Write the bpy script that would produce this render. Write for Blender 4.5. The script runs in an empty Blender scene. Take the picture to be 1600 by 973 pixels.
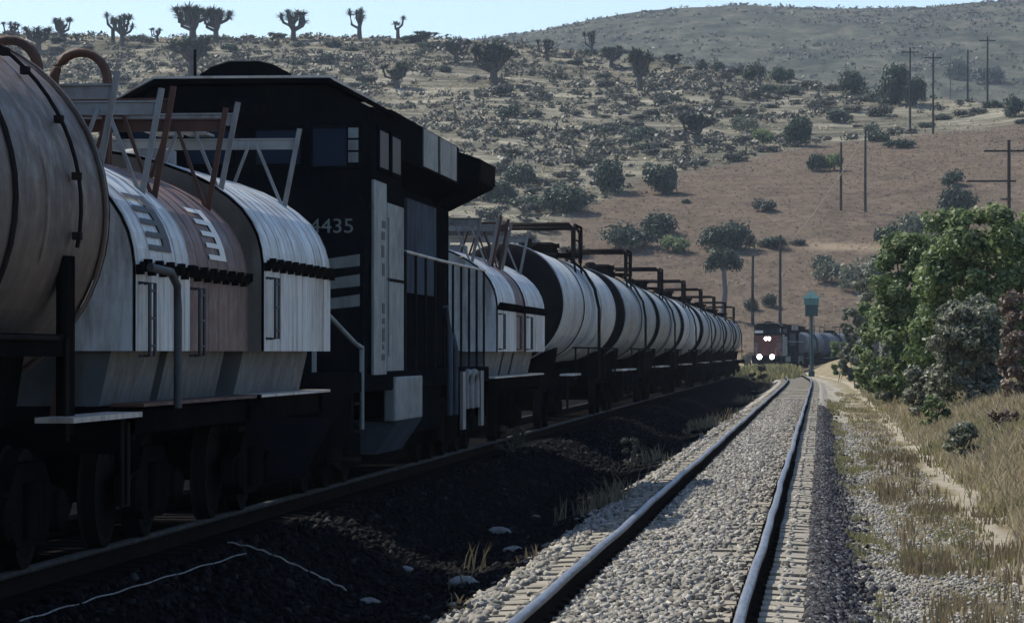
import bpy, math, random
import numpy as np
from mathutils import Vector, Matrix

R_ = math.radians
rnd = random.Random(7)
rng = np.random.default_rng(11)
sc = bpy.context.scene
col = sc.collection

# ------------------------------------------------------------------ camera
FPX, CX, CY = 5500.0, 800.0, 486.5           # focal length and centre in pixels of the photograph
YAW = math.atan(483 / FPX)                   # the near track vanishes right of the centre
PIT = math.atan(63.5 / FPX)
CAMZ = 1.8
cd = bpy.data.cameras.new('camera'); cam = bpy.data.objects.new('camera', cd); col.objects.link(cam)
cd.sensor_width = 36; cd.lens = 36 * FPX / 1600; cd.clip_start = 0.1; cd.clip_end = 9000
cam.location = (0, 0, CAMZ); cam.rotation_euler = (math.pi / 2 + PIT, 0, YAW)
sc.camera = cam

# ------------------------------------------------------------------ world, sun, exposure
SUNV = Vector((-0.58, 0.36, 0.79)).normalized()
w = bpy.data.worlds.new('World'); sc.world = w; w.use_nodes = True
nt = w.node_tree
sky = nt.nodes.new('ShaderNodeTexSky'); sky.sky_type = 'NISHITA'; sky.sun_disc = False
sky.sun_elevation = math.asin(SUNV.z); sky.sun_rotation = math.atan2(SUNV.x, SUNV.y)
sky.altitude = 600; sky.air_density = 1.0; sky.dust_density = 1.2; sky.ozone_density = 3.5
bg = nt.nodes['Background']; bg.inputs[1].default_value = 0.148
nt.links.new(sky.outputs[0], bg.inputs[0])
sl = bpy.data.lights.new('sun', 'SUN'); sl.energy = 5.0; sl.angle = R_(0.5); sl.color = (1, 0.94, 0.82)
so = bpy.data.objects.new('sun', sl); col.objects.link(so)
so.rotation_euler = (-SUNV).to_track_quat('-Z', 'Y').to_euler(); so.location = (-40, 60, 90)
vs = sc.view_settings; vs.view_transform = 'Standard'; vs.look = 'None'; vs.exposure = 0.28; vs.gamma = 1.0
vs.use_curve_mapping = False
sc.render.engine = 'CYCLES'
sc.cycles.use_denoising = True; sc.cycles.max_bounces = 6; sc.cycles.transparent_max_bounces = 4
sc.cycles.volume_bounces = 0

# ------------------------------------------------------------------ photo pixel -> direction / point
F_ = Vector((-math.sin(YAW) * math.cos(PIT), math.cos(YAW) * math.cos(PIT), math.sin(PIT)))
RT = Vector((math.cos(YAW), math.sin(YAW), 0)); UP = RT.cross(F_)
def ray(x, y): return F_ + RT * ((x - CX) / FPX) - UP * ((y - CY) / FPX)
def at(x, y, D):
    p = ray(x, y) * D; return Vector((p.x, p.y, p.z + CAMZ))
def on_X(x, y, X):
    d = ray(x, y); return at(x, y, X / d.x)
def on_z(x, y, z):
    d = ray(x, y); return at(x, y, (z - CAMZ) / d.z)
def Yat(x, X): return on_X(x, 540, X).y

# ------------------------------------------------------------------ terrain
def sstep(a, b, t):
    t = np.clip((np.asarray(t, float) - a) / (b - a), 0, 1); return t * t * (3 - 2 * t)
NEAR_AX, SIDE_AX, SIDE_Z = -1.31, -6.85, 0.15
_pY = [-100, 0, 200, 235, 275, 315, 350, 380, 396, 412, 430, 450, 480, 520, 560]
_pS = [0, 0, 0, -.12, -.75, -1.9, -3.2, -4.4, -4.75, -4.1, -2.2, .8, 7, 18, 30]
_py2 = np.linspace(-100, 560, 1321)
_ps2 = np.interp(_py2, _pY, _pS)
_k = np.hanning(31); _k /= _k.sum()
_ps2 = np.convolve(np.pad(_ps2, 15, mode='edge'), _k, mode='valid')
def shift(Y): return np.interp(Y, _py2, _ps2)
def wob(Y, a=0.0):
    Y = np.asarray(Y, float)
    return (0.006 * np.sin(Y * 0.55 + 1 + a) + 0.004 * np.sin(Y * 1.33 + 2.1 * a) + 0.008 * np.sin(Y * .21)) * sstep(10, 40, Y)
def sway(Y):                                    # the siding bends left beyond the last tank car
    Y = np.asarray(Y, float); return -np.where(Y > 235, (Y - 235) ** 2 / 1300.0, 0)
CROSS = np.array([(-80, .8), (-30, .2), (-14, -.35), (-10.2, -.30), (-8.6, -.10), (-8.2, -.045), (-5.5, -.045), (-5.1, -.12), (-4.3, -.50),
                  (-3.7, -.56), (-3.1, -.42), (-2.75, -.24), (-2.55, -.20), (-.1, -.20), (.05, -.22), (.32, -.36), (.8, -.42), (1.6, -.42),
                  (2.4, -.40), (3.0, -.25), (4.5, .35), (7, 1.1), (12, 1.6), (30, 3.0), (80, 6)])
def fbm(X, Y, s, seed=0, o=4):
    v = 0; a = 1.0
    for i in range(o):
        k = 2.0 ** i / s; ph = seed * 1.7 + i * 2.3
        v = v + a * (np.sin(X * k * 1.1 + 1.3 * np.sin(Y * k * .7 + ph) + ph) * np.cos(Y * k * .9 + 1.1 * np.sin(X * k * .8 - ph) - ph * .6))
        a *= .5
    return v
HY = [0, 445, 470, 505, 550, 630, 760, 850, 1000]
HZ = [CAMZ + (550 - y) * d / FPX for d, y in ((445, 574), (470, 500), (505, 400), (550, 300), (630, 200), (760, 100), (850, 40))]
HZ = [0] + [HZ[0] * 0] + HZ[1:] + [HZ[-1] + 12]
CU = [-.30, -.23, -.144, -.105, -.088, -.068, -.033, .003, .058, .15]          # direction X/Y of the crest ...
CD = [900, 880, 860, 850, 845, 840, 800, 745, 690, 640]                         # ... its distance ...
CYp = [42, 46, 44, 56, 66, 84, 104, 138, 163, 190]                              # ... and how high it stands in the picture
FU = [-.4, -.26, -.17, -.105, -.094, -.078, -.051, -.024, .003, .030, .058, .12, .3]
FYp = [230, 190, 120, 66, 58, 45, 20, 9, 12, 11, 0, -12, -10]
_hy = np.linspace(0, 1000, 501)
_hz = np.interp(_hy, HY, HZ); _hz = np.convolve(np.pad(_hz, 10, mode='edge'), np.ones(21) / 21, mode='valid'); _hz[_hy < 440] = 0
_hz = np.maximum(_hz, 0)
def H(X, Y):
    X = np.asarray(X, float); Y = np.asarray(Y, float)
    sh = shift(Y)
    wr = sstep(-4.2, -3.0, X - sh)
    Xr = X - sh * wr - sway(Y) * (1 - wr)
    c = np.interp(Xr, CROSS[:, 0], CROSS[:, 1])
    b = sstep(405, 470, Y)
    near = c * (1 - b)
    u = X / np.maximum(Y, 1)
    yc = np.interp(u, CU, CD); zc = CAMZ + (550 - np.interp(u, CU, CYp)) * yc / FPX
    base = np.interp(Y, _hy, _hz); bc = np.interp(yc, _hy, _hz)
    hill = base * (1 + (zc / np.maximum(bc, 1) - 1) * sstep(520, 1, 0) * 1.0 * sstep(0, 1, (Y - 480) / np.maximum(yc - 480, 1)))
    over = np.maximum(Y - yc, 0)
    hill = np.where(Y > yc, zc - np.minimum(over * .12 + over ** 2 * .0004, 30), hill)
    zf = CAMZ + (550 - np.interp(u, FU, FYp)) * 2000 / FPX
    zf = 30 + (zf - 30) * np.where(Y < 2000, sstep(850, 2100, Y) * 1.0, 1 - sstep(2000, 2900, Y) * .6)
    zf = np.where((Y >= 2000) & (Y < 2100), CAMZ + (550 - np.interp(u, FU, FYp)) * 2000 / FPX, zf)
    hill = np.where(Y > yc + 40, np.maximum(hill, zf * sstep(880, 1000, Y)), hill)
    rough = fbm(X, Y, 26, 1) * .55 * sstep(450, 600, Y) + fbm(X, Y, 120, 4) * 2.5 * sstep(520, 700, Y) * (1 - sstep(1.0, 1.0001, np.where(Y > 1900, 2.0, 0.0)))
    tiny = fbm(X, Y, 1.3, 2) * .03 * (1 - sstep(-.9, -.5, -np.abs(Xr + 3.9)) * 0) * np.where((Xr > -2.9) & (Xr < .2), 0.25, 1) * np.where((Xr > -8.4) & (Xr < -5.2), 0.2, 1)
    return near + hill + rough + tiny * (1 - b)
def Hs(x, y): return float(H(np.array([x]), np.array([y]))[0])
def hit(px, py, d0=12.0):
    d = ray(px, py); t = np.concatenate([np.arange(d0, 500, .4), np.arange(500, 2600, 1.5)])
    zz = CAMZ + d.z * t; hh = H(d.x * t, d.y * t); k = np.nonzero(zz <= hh)[0]
    i = k[0] if len(k) else len(t) - 1
    return Vector((d.x * t[i], d.y * t[i], hh[i])), t[i]

# ------------------------------------------------------------------ materials
def mat(name, base=(.5, .5, .5), rough=.7, metal=0.0, spec=.3):
    m = bpy.data.materials.new(name); m.use_nodes = True
    b = m.node_tree.nodes['Principled BSDF']
    b.inputs['Base Color'].default_value = (*base, 1); b.inputs['Roughness'].default_value = rough
    b.inputs['Metallic'].default_value = metal; b.inputs['Specular IOR Level'].default_value = spec
    return m
class N:
    def __init__(s, m): s.t = m.node_tree; s.b = s.t.nodes['Principled BSDF']
    def new(s, k, **kw):
        n = s.t.nodes.new(k)
        for a, v in kw.items(): setattr(n, a, v)
        return n
    def ln(s, a, b): s.t.links.new(a, b)
    def coord(s, scale=(1, 1, 1), kind='Object'):
        c = s.new('ShaderNodeTexCoord'); mp = s.new('ShaderNodeMapping'); mp.inputs['Scale'].default_value = scale
        s.ln(c.outputs[kind], mp.inputs[0]); return mp.outputs[0]
    def noise(s, vec, scale, detail=5, rough=.6):
        n = s.new('ShaderNodeTexNoise'); n.inputs['Scale'].default_value = scale; n.inputs['Detail'].default_value = detail
        n.inputs['Roughness'].default_value = rough
        if vec is not None: s.ln(vec, n.inputs['Vector'])
        return n.outputs['Fac']
    def ramp(s, fac, stops):
        r = s.new('ShaderNodeValToRGB'); e = r.color_ramp.elements
        while len(e) < len(stops): e.new(.5)
        for i, (p, c) in enumerate(stops):
            e[i].position = p; e[i].color = (*c, 1) if len(c) == 3 else c
        s.ln(fac, r.inputs[0]); return r.outputs[0]
    def mix(s, fac, a, b, mode='MIX'):
        n = s.new('ShaderNodeMix', data_type='RGBA', blend_type=mode)
        for v, i in ((fac, 0), (a, 6), (b, 7)):
            if hasattr(v, 'is_output'): s.ln(v, n.inputs[i])
            elif i == 0: n.inputs[0].default_value = v
            else: n.inputs[i].default_value = (*v, 1)
        return n.outputs[2]
    def bump(s, h, strength=.4, dist=.05):
        n = s.new('ShaderNodeBump'); n.inputs['Strength'].default_value = strength; n.inputs['Distance'].default_value = dist
        s.ln(h, n.inputs['Height']); s.ln(n.outputs[0], s.b.inputs['Normal'])
    def attr(s, name):
        a = s.new('ShaderNodeAttribute'); a.attribute_name = name; return a.outputs['Fac']
    def base(s, c): s.ln(c, s.b.inputs['Base Color'])
g3 = lambda v: (v, v, v)

def worn(name, c1, c2, grime, rough=.6, streak=1.0, metal=0.0, bump=.15, gl=.55):
    """weathered paint: two tones, grime patches and streaks that run down the side"""
    m = mat(name, c1, rough, metal); n = N(m)
    v = n.coord(); st = n.coord((2.2, 4.5, .35))
    tone = n.ramp(n.noise(v, 1.3, 6, .65), [(.32, c1), (.68, c2)])
    a = n.ramp(n.noise(st, 1.6, 6, .7), [(gl - .06, g3(0)), (gl + .16, g3(1))])
    b = n.ramp(n.noise(v, .9, 8, .7), [(.45, g3(0)), (.75, g3(.75))])
    col1 = n.mix(a, tone, grime) if streak else tone
    n.base(n.mix(b, col1, grime))
    n.ln(n.ramp(n.noise(v, 5, 4), [(.3, g3(max(rough - .15, .1))), (.7, g3(min(rough + .2, 1)))]), n.b.inputs['Roughness'])
    if bump: n.bump(n.noise(v, 9, 5), bump, .02)
    return m
M = {}
M['tank_white'] = worn('tank white paint', (.46, .48, .49), (.36, .38, .39), (.10, .097, .088), .5)
M['tank_grey'] = worn('tank grey paint', (.34, .365, .365), (.25, .27, .27), (.075, .072, .066), .5, gl=.5)
M['tank_dull'] = worn('tank dull paint', (.24, .255, .26), (.17, .185, .19), (.06, .06, .055), .5, gl=.5)
M['tank_brown'] = worn('tank brown rust', (.135, .086, .060), (.060, .048, .041), (.030, .025, .022), .6, gl=.54)
M['tank_far'] = worn('tank blue grey', (.10, .12, .14), (.08, .09, .11), (.05, .05, .05), .6)
M['head_dark'] = worn('tar black paint', (.008, .009, .011), (.012, .012, .014), (.022, .02, .018), .7)  # near-black tone stands in for the shade on the tank ends
M['head_brown'] = worn('brown head', (.11, .075, .058), (.07, .05, .042), (.035, .028, .024), .65)
M['hop_white'] = worn('hopper white paint', (.54, .575, .59), (.43, .46, .475), (.16, .14, .12), .45, gl=.54)
M['hop_brown'] = worn('hopper brown paint', (.17, .10, .088), (.125, .08, .07), (.06, .042, .036), .6, gl=.58)
M['hop_end'] = worn('hopper end grey', (.15, .135, .12), (.11, .10, .09), (.06, .05, .04), .7)
M['black'] = worn('black underframe', (.005, .005, .006), (.007, .007, .007), (.014, .012, .010), .85)
M['steel_dark'] = worn('dark steel', (.014, .014, .016), (.022, .021, .02), (.03, .024, .02), .65)
M['steel_grey'] = worn('grey painted steel', (.24, .25, .25), (.18, .185, .185), (.09, .075, .06), .6)
M['rust'] = worn('rusty steel', (.10, .045, .030), (.07, .034, .025), (.04, .025, .02), .7)
M['loco_black'] = worn('locomotive black paint', (.004, .005, .007), (.006, .007, .010), (.011, .011, .011), .5)
M['loco_white'] = worn('locomotive cream paint', (.20, .235, .24), (.16, .19, .195), (.08, .08, .075), .55)
M['loco_grey'] = worn('locomotive grey panel', (.08, .10, .125), (.06, .075, .10), (.04, .04, .04), .5)  # also the painted sheen on the hood side
M['loco_red'] = worn('locomotive red brown', (.13, .035, .03), (.09, .03, .026), (.04, .025, .02), .55)
M['edge'] = worn('pale worn edge', (.52, .50, .46), (.42, .40, .37), (.2, .16, .12), .5)  # also the painted sunlit line on the cab roof
M['chute'] = worn('dusty chute steel', (.11, .125, .135), (.08, .09, .10), (.05, .045, .04), .6)
M['line'] = mat('old rope', (.30, .24, .18), .8)
M['stencil'] = mat('dark stencil', (.05, .055, .06), .7)
M['stencil_white'] = mat('pale stencil', (.62, .62, .58), .6)
M['cream'] = worn('cream stripe', (.15, .165, .155), (.12, .135, .125), (.06, .06, .055), .6)
M['glass'] = mat('cab glass', (.006, .013, .030), .4, 0, .1)
M['wheel'] = worn('wheel steel', (.012, .011, .011), (.02, .019, .018), (.01, .01, .009), .6)
M['tread'] = mat('polished tread', (.45, .46, .48), .32, .9)
M['teal'] = worn('teal sheet metal', (.10, .24, .22), (.08, .19, .18), (.05, .08, .08), .6)
M['teal_dark'] = worn('dark teal sheet metal', (.02, .07, .075), (.025, .06, .065), (.02, .03, .03), .6)
M['wood_pole'] = worn('weathered pole wood', (.065, .058, .055), (.05, .045, .045), (.03, .027, .026), .9)
m = mat('lit headlight', (1, 1, 1)); b_ = m.node_tree.nodes['Principled BSDF']
b_.inputs['Emission Color'].default_value = (1, .93, .88, 1); b_.inputs['Emission Strength'].default_value = 14; M['lamp'] = m

m = mat('rail head steel', (.32, .34, .37), .34, .85); n = N(m)
v = n.coord((8, .7, 8)); n.base(n.ramp(n.noise(v, 3, 5), [(.35, (.19, .205, .23)), (.6, (.12, .125, .14)), (.8, (.06, .05, .042))]))
n.ln(n.ramp(n.noise(v, 4, 4), [(.3, g3(.38)), (.75, g3(.65))]), n.b.inputs['Roughness']); M['rail_head'] = m
M['rail_worn'] = worn('dull siding rail head', (.018, .018, .019), (.026, .025, .025), (.012, .011, .010), .8)  # near-black tone for the siding rail heads
M['rail_side'] = worn('rusty rail web', (.014, .011, .010), (.022, .016, .013), (.010, .009, .008), .85)

m = mat('tie concrete', (.4, .39, .36), .9); n = N(m); v = n.coord(); oi = n.new('ShaderNodeObjectInfo')
tone = n.ramp(n.noise(n.coord((5, 30, 5)), 1.2, 6, .7), [(.3, (.21, .19, .155)), (.55, (.40, .365, .305)), (.8, (.52, .48, .41))])
n.base(n.mix(.65, tone, n.ramp(oi.outputs['Random'], [(0, (.42, .41, .38)), (1, (.80, .78, .73))]), 'MULTIPLY')); n.bump(n.noise(n.coord((6, 40, 6)), 2, 6), .6, .02); M['tie'] = m
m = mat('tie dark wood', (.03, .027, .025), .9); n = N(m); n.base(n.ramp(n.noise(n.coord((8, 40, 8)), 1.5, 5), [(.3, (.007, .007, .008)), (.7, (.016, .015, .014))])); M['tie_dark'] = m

def stonemat(name, stops):
    m = mat(name, (.3, .3, .3), .9, 0, .05); n = N(m)
    c = n.ramp(n.attr('tint'), stops); n.base(n.mix(.35, c, n.ramp(n.noise(n.coord(), 40, 3), [(.3, g3(.55)), (.7, g3(1.2))]), 'MULTIPLY')); return m
M['stone_light'] = stonemat('pale ballast stone', [(0, (.10, .094, .085)), (.5, (.25, .236, .208)), (1, (.46, .435, .385))])
M['stone_dark'] = stonemat('dark ballast stone', [(0, (.016, .016, .019)), (.6, (.07, .07, .076)), (.9, (.20, .20, .21)), (1, (.44, .44, .44))])
M['stone_oily'] = stonemat('oil-stained ditch stone', [(0, (.005, .005, .006)), (.6, (.012, .012, .013)), (.85, (.035, .035, .037)), (1, (.10, .10, .10))])  # the train's shade is put into the stone colour
M['rock'] = worn('pale rock', (.34, .34, .33), (.24, .24, .23), (.12, .11, .1), .9)

def leafmat(name, dark, mid, light, trans=.25):
    m = bpy.data.materials.new(name); m.use_nodes = True; n = N(m); t = m.node_tree
    c = n.ramp(n.attr('tint'), [(0, dark), (.55, mid), (1, light)])
    t.nodes.remove(n.b); d = n.new('ShaderNodeBsdfPrincipled'); tr = n.new('ShaderNodeBsdfTranslucent'); mx = n.new('ShaderNodeMixShader')
    d.inputs['Roughness'].default_value = .55; d.inputs['Specular IOR Level'].default_value = .35
    n.ln(c, d.inputs['Base Color']); n.ln(c, tr.inputs[0]); mx.inputs[0].default_value = trans
    n.ln(d.outputs[0], mx.inputs[1]); n.ln(tr.outputs[0], mx.inputs[2]); n.ln(mx.outputs[0], t.nodes['Material Output'].inputs[0]); return m
M['leaf_green'] = leafmat('fresh green leaf', (.045, .078, .026), (.12, .17, .060), (.32, .36, .18), .4)
M['leaf_grey'] = leafmat('grey green leaf', (.06, .070, .046), (.15, .165, .11), (.40, .40, .31), .32)
M['leaf_hill'] = leafmat('dark hill leaf', (.012, .028, .015), (.025, .050, .027), (.052, .084, .042), .15)
M['leaf_scrub'] = leafmat('hill scrub leaf', (.026, .030, .022), (.056, .058, .042), (.115, .11, .08), .15)
M['leaf_dry'] = leafmat('dry brush', (.09, .062, .045), (.18, .13, .095), (.32, .25, .18), .2)
M['leaf_stub'] = leafmat('field stubble', (.085, .066, .050), (.15, .118, .09), (.27, .22, .165), .3)
M['straw'] = leafmat('dry straw', (.17, .135, .08), (.34, .285, .18), (.56, .49, .35), .35)
M['grass'] = leafmat('yellow green grass', (.10, .10, .045), (.21, .195, .09), (.37, .33, .18), .35)
M['weed'] = leafmat('brown weed', (.09, .075, .042), (.18, .145, .085), (.31, .25, .16), .3)
M['bark'] = worn('bark', (.06, .05, .042), (.09, .08, .07), (.03, .028, .025), .9)
M['bark_pale'] = worn('pale bark', (.16, .145, .15), (.12, .11, .115), (.08, .07, .07), .9)

for k_ in ('head_dark', 'black', 'loco_black', 'steel_dark', 'wheel', 'rail_side', 'tie_dark', 'wood_pole', 'loco_grey'):
    M[k_].node_tree.nodes['Principled BSDF'].inputs['Specular IOR Level'].default_value = 0.0
# ground near the line
m = mat('trackside ground', (.2, .18, .15), .95, 0, 0); n = N(m); v = n.coord((1, 1, 1), 'Object')
aL, aG, aD, aP = n.attr('gravel'), n.attr('grassy'), n.attr('shade_soil'), n.attr('path')
soil = n.ramp(n.noise(v, 1.1, 8, .7), [(.3, (.13, .11, .075)), (.5, (.22, .185, .12)), (.72, (.34, .295, .21))])
vor = n.new('ShaderNodeTexVoronoi'); vor.inputs['Scale'].default_value = 22; n.ln(v, vor.inputs['Vector'])
grav = n.ramp(vor.outputs['Color'], [(0, (.14, .13, .115)), (.5, (.28, .262, .228)), (1, (.43, .405, .355))])
grav = n.mix(n.ramp(n.noise(v, 5, 6, .75), [(.38, g3(0)), (.68, g3(.8))]), grav, (.38, .35, .295))
green = n.ramp(n.noise(v, 3.0, 7, .75), [(.3, (.13, .115, .06)), (.6, (.23, .195, .105)), (.8, (.31, .265, .16))])
dark = n.ramp(n.noise(v, 2.5, 8, .75), [(.3, (.006, .006, .007)), (.6, (.011, .011, .012)), (.85, (.026, .025, .024))])  # near-black tone paints the train's shade onto the ground
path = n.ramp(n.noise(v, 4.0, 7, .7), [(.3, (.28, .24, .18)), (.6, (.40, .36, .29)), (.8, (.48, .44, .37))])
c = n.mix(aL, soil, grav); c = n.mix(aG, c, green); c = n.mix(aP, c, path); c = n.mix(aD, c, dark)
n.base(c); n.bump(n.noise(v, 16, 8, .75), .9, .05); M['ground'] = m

m = mat('hillside', (.15, .12, .1), .95, 0, 0); n = N(m); v = n.coord((1, 1, 1), 'Object'); vh = n.coord((.35, 1, 1), 'Object')
f_, fr, pt = n.attr('field'), n.attr('farhill'), n.attr('path')
fld = n.ramp(n.noise(v, .16, 10, .78), [(.30, (.070, .056, .045)), (.46, (.110, .086, .068)), (.58, (.140, .110, .086)), (.74, (.21, .175, .135))])
fld = n.mix(.75, fld, n.ramp(n.noise(n.coord((.5, .35, .5)), 1.6, 6, .8), [(.36, g3(.52)), (.5, g3(.95)), (.66, (1.45, 1.38, 1.25))]), 'MULTIPLY')
fld = n.mix(n.ramp(n.noise(n.coord((.05, .12, .1)), 1, 4), [(.4, g3(0)), (.7, g3(.5))]), fld, (.15, .118, .085))
scr = n.ramp(n.noise(vh, .13, 10, .75), [(.30, (.048, .050, .040)), (.42, (.088, .086, .066)), (.51, (.155, .145, .112)), (.63, (.31, .285, .22))])
far = n.ramp(n.noise(n.coord((1, .45, 1)), .05, 12, .85), [(.36, (.018, .026, .020)), (.46, (.046, .053, .041)), (.55, (.095, .094, .072)), (.66, (.17, .16, .12))])
c = n.mix(f_, scr, fld); c = n.mix(fr, c, far); c = n.mix(pt, c, (.27, .21, .15)); n.base(c)
n.bump(n.noise(v, .5, 8, .7), .7, .6); M['hill'] = m

# ------------------------------------------------------------------ mesh helpers
def tag(o, label=None, cat=None, group=None, kind=None):
    for k, vv in (('label', label), ('category', cat), ('group', group), ('kind', kind)):
        if vv: o[k] = vv
    return o
def link(name, me, parent=None, matr=None):
    o = bpy.data.objects.new(name, me); col.objects.link(o)
    if parent: o.parent = parent
    if matr and me and len(me.materials) == 0: me.materials.append(matr)
    return o
def empty(name, loc, label, cat, group=None, rz=0):
    o = link(name, None); o.empty_display_size = .3; o.location = loc; o.rotation_euler.z = rz
    return tag(o, label, cat, group)
def np_mesh(name, V, F, tint=None, smooth=False):
    V = np.asarray(V, np.float32); F = np.asarray(F, np.int32); me = bpy.data.meshes.new(name)
    me.vertices.add(len(V)); me.vertices.foreach_set('co', V.ravel())
    k = F.shape[1]; me.loops.add(F.size); me.loops.foreach_set('vertex_index', F.ravel())
    me.polygons.add(len(F)); me.polygons.foreach_set('loop_start', np.arange(len(F), dtype=np.int32) * k)
    me.polygons.foreach_set('loop_total', np.full(len(F), k, np.int32))
    if smooth: me.polygons.foreach_set('use_smooth', np.ones(len(F), bool))
    me.update(calc_edges=True)
    if tint is not None:
        a = me.attributes.new('tint', 'FLOAT', 'POINT'); a.data.foreach_set('value', np.asarray(tint, np.float32))
    return me
class MB:
    def __init__(s): s.v = []; s.f = []; s.sm = []
    def add(s, vs_, fs, sm=False):
        o = len(s.v); s.v += [tuple(p) for p in vs_]
        for f in fs: s.f.append([i + o for i in f]); s.sm.append(sm)
        return s
    def box(s, x0, x1, y0, y1, z0, z1):
        return s.add([(x, y, z) for x in (x0, x1) for y in (y0, y1) for z in (z0, z1)],
                     [(0, 1, 3, 2), (4, 6, 7, 5), (0, 4, 5, 1), (2, 3, 7, 6), (0, 2, 6, 4), (1, 5, 7, 3)])
    def prism(s, poly, y0, y1, caps=True, sm=False):           # polygon in (x, z) drawn out along y
        k = len(poly); vv = [(x, y0, z) for x, z in poly] + [(x, y1, z) for x, z in poly]
        s.add(vv, [(i, (i + 1) % k, k + (i + 1) % k, k + i) for i in range(k)], sm)
        if caps: s.add(vv, [tuple(range(k))[::-1], tuple(range(k, 2 * k))])
        return s
    def prism_x(s, poly, x0, x1):                               # polygon in (y, z) drawn out along x
        k = len(poly); vv = [(x0, y, z) for y, z in poly] + [(x1, y, z) for y, z in poly]
        return s.add(vv, [(i, (i + 1) % k, k + (i + 1) % k, k + i) for i in range(k)] + [tuple(range(k))[::-1], tuple(range(k, 2 * k))])
    def tube(s, pts, r, n_=8, sm=True, caps=True):
        pts = [Vector(p) for p in pts]; rs = r if isinstance(r, (list, tuple)) else [r] * len(pts); rings = []
        for i, p in enumerate(pts):
            d = (pts[min(i + 1, len(pts) - 1)] - pts[max(i - 1, 0)]).normalized()
            a = d.cross(Vector((0, 0, 1)) if abs(d.z) < .9 else Vector((1, 0, 0))).normalized(); b = d.cross(a)
            rings.append([p + (a * math.cos(2 * math.pi * k / n_) + b * math.sin(2 * math.pi * k / n_)) * rs[i] for k in range(n_)])
        vv = [q for r_ in rings for q in r_]; ff = []
        for i in range(len(pts) - 1):
            for k in range(n_): ff.append((i * n_ + k, i * n_ + (k + 1) % n_, (i + 1) * n_ + (k + 1) % n_, (i + 1) * n_ + k))
        s.add(vv, ff, sm)
        if caps: s.add(rings[0], [tuple(range(n_))]); s.add(rings[-1], [tuple(range(n_))])
        return s
    def bar(s, p, q, w_, h_):
        p, q = Vector(p), Vector(q); d = (q - p).normalized()
        a = d.cross(Vector((0, 0, 1)) if abs(d.z) < .95 else Vector((0, 1, 0))).normalized(); b = a.cross(d)
        vv = [e + a * i * w_ / 2 + b * j * h_ / 2 for e in (p, q) for i, j in ((-1, -1), (1, -1), (1, 1), (-1, 1))]
        return s.add(vv, [(0, 1, 2, 3), (7, 6, 5, 4), (0, 4, 5, 1), (1, 5, 6, 2), (2, 6, 7, 3), (3, 7, 4, 0)])
    def lathe_y(s, prof, cx=0, cz=0, n_=40, sm=True):           # profile (y, r) turned about a line along y
        vv = [(cx + r * math.sin(2 * math.pi * k / n_), y, cz + r * math.cos(2 * math.pi * k / n_)) for y, r in prof for k in range(n_)]
        return s.add(vv, [(i * n_ + k, i * n_ + (k + 1) % n_, (i + 1) * n_ + (k + 1) % n_, (i + 1) * n_ + k) for i in range(len(prof) - 1) for k in range(n_)], sm)
    def lathe_x(s, prof, cy=0, cz=0, n_=24, sm=False):
        vv = [(x, cy + r * math.sin(2 * math.pi * k / n_), cz + r * math.cos(2 * math.pi * k / n_)) for x, r in prof for k in range(n_)]
        return s.add(vv, [(i * n_ + k, i * n_ + (k + 1) % n_, (i + 1) * n_ + (k + 1) % n_, (i + 1) * n_ + k) for i in range(len(prof) - 1) for k in range(n_)], sm)
    def lathe_z(s, prof, cx=0, cy=0, n_=24, sm=True):
        vv = [(cx + r * math.sin(2 * math.pi * k / n_), cy + r * math.cos(2 * math.pi * k / n_), z) for z, r in prof for k in range(n_)]
        return s.add(vv, [(i * n_ + k, i * n_ + (k + 1) % n_, (i + 1) * n_ + (k + 1) % n_, (i + 1) * n_ + k) for i in range(len(prof) - 1) for k in range(n_)], sm)
    def mesh(s, name):
        me = bpy.data.meshes.new(name); me.from_pydata(s.v, [], s.f); me.polygons.foreach_set('use_smooth', s.sm); me.update(); return me
    def build(s, name, m_, parent=None, bevel=0):
        o = link(name, s.mesh(name), parent, M[m_] if isinstance(m_, str) else m_)
        if bevel:
            b = o.modifiers.new('bevel', 'BEVEL'); b.width = bevel; b.segments = 2; b.limit_method = 'ANGLE'; b.angle_limit = R_(40)
        return o
def place(name, me, parent, loc, rz=0, sc_=None, m_=None):
    o = link(name, me, parent, M[m_] if m_ else None); o.location = loc; o.rotation_euler.z = rz
    if sc_: o.scale = sc_
    return o
def copy_tree(o, parent=None):
    c_ = o.copy(); col.objects.link(c_); c_.parent = parent
    for ch in list(o.children): copy_tree(ch, c_)
    return c_
def text_mesh(body, size):
    cu = bpy.data.curves.new('lettering', 'FONT'); cu.body = body; cu.size = size; cu.extrude = .004; cu.align_x = 'CENTER'
    o = bpy.data.objects.new('lettering', cu); col.objects.link(o); bpy.context.view_layer.update()
    me = bpy.data.meshes.new_from_object(o.evaluated_get(bpy.context.evaluated_depsgraph_get()))
    bpy.data.objects.remove(o); return me

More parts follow.
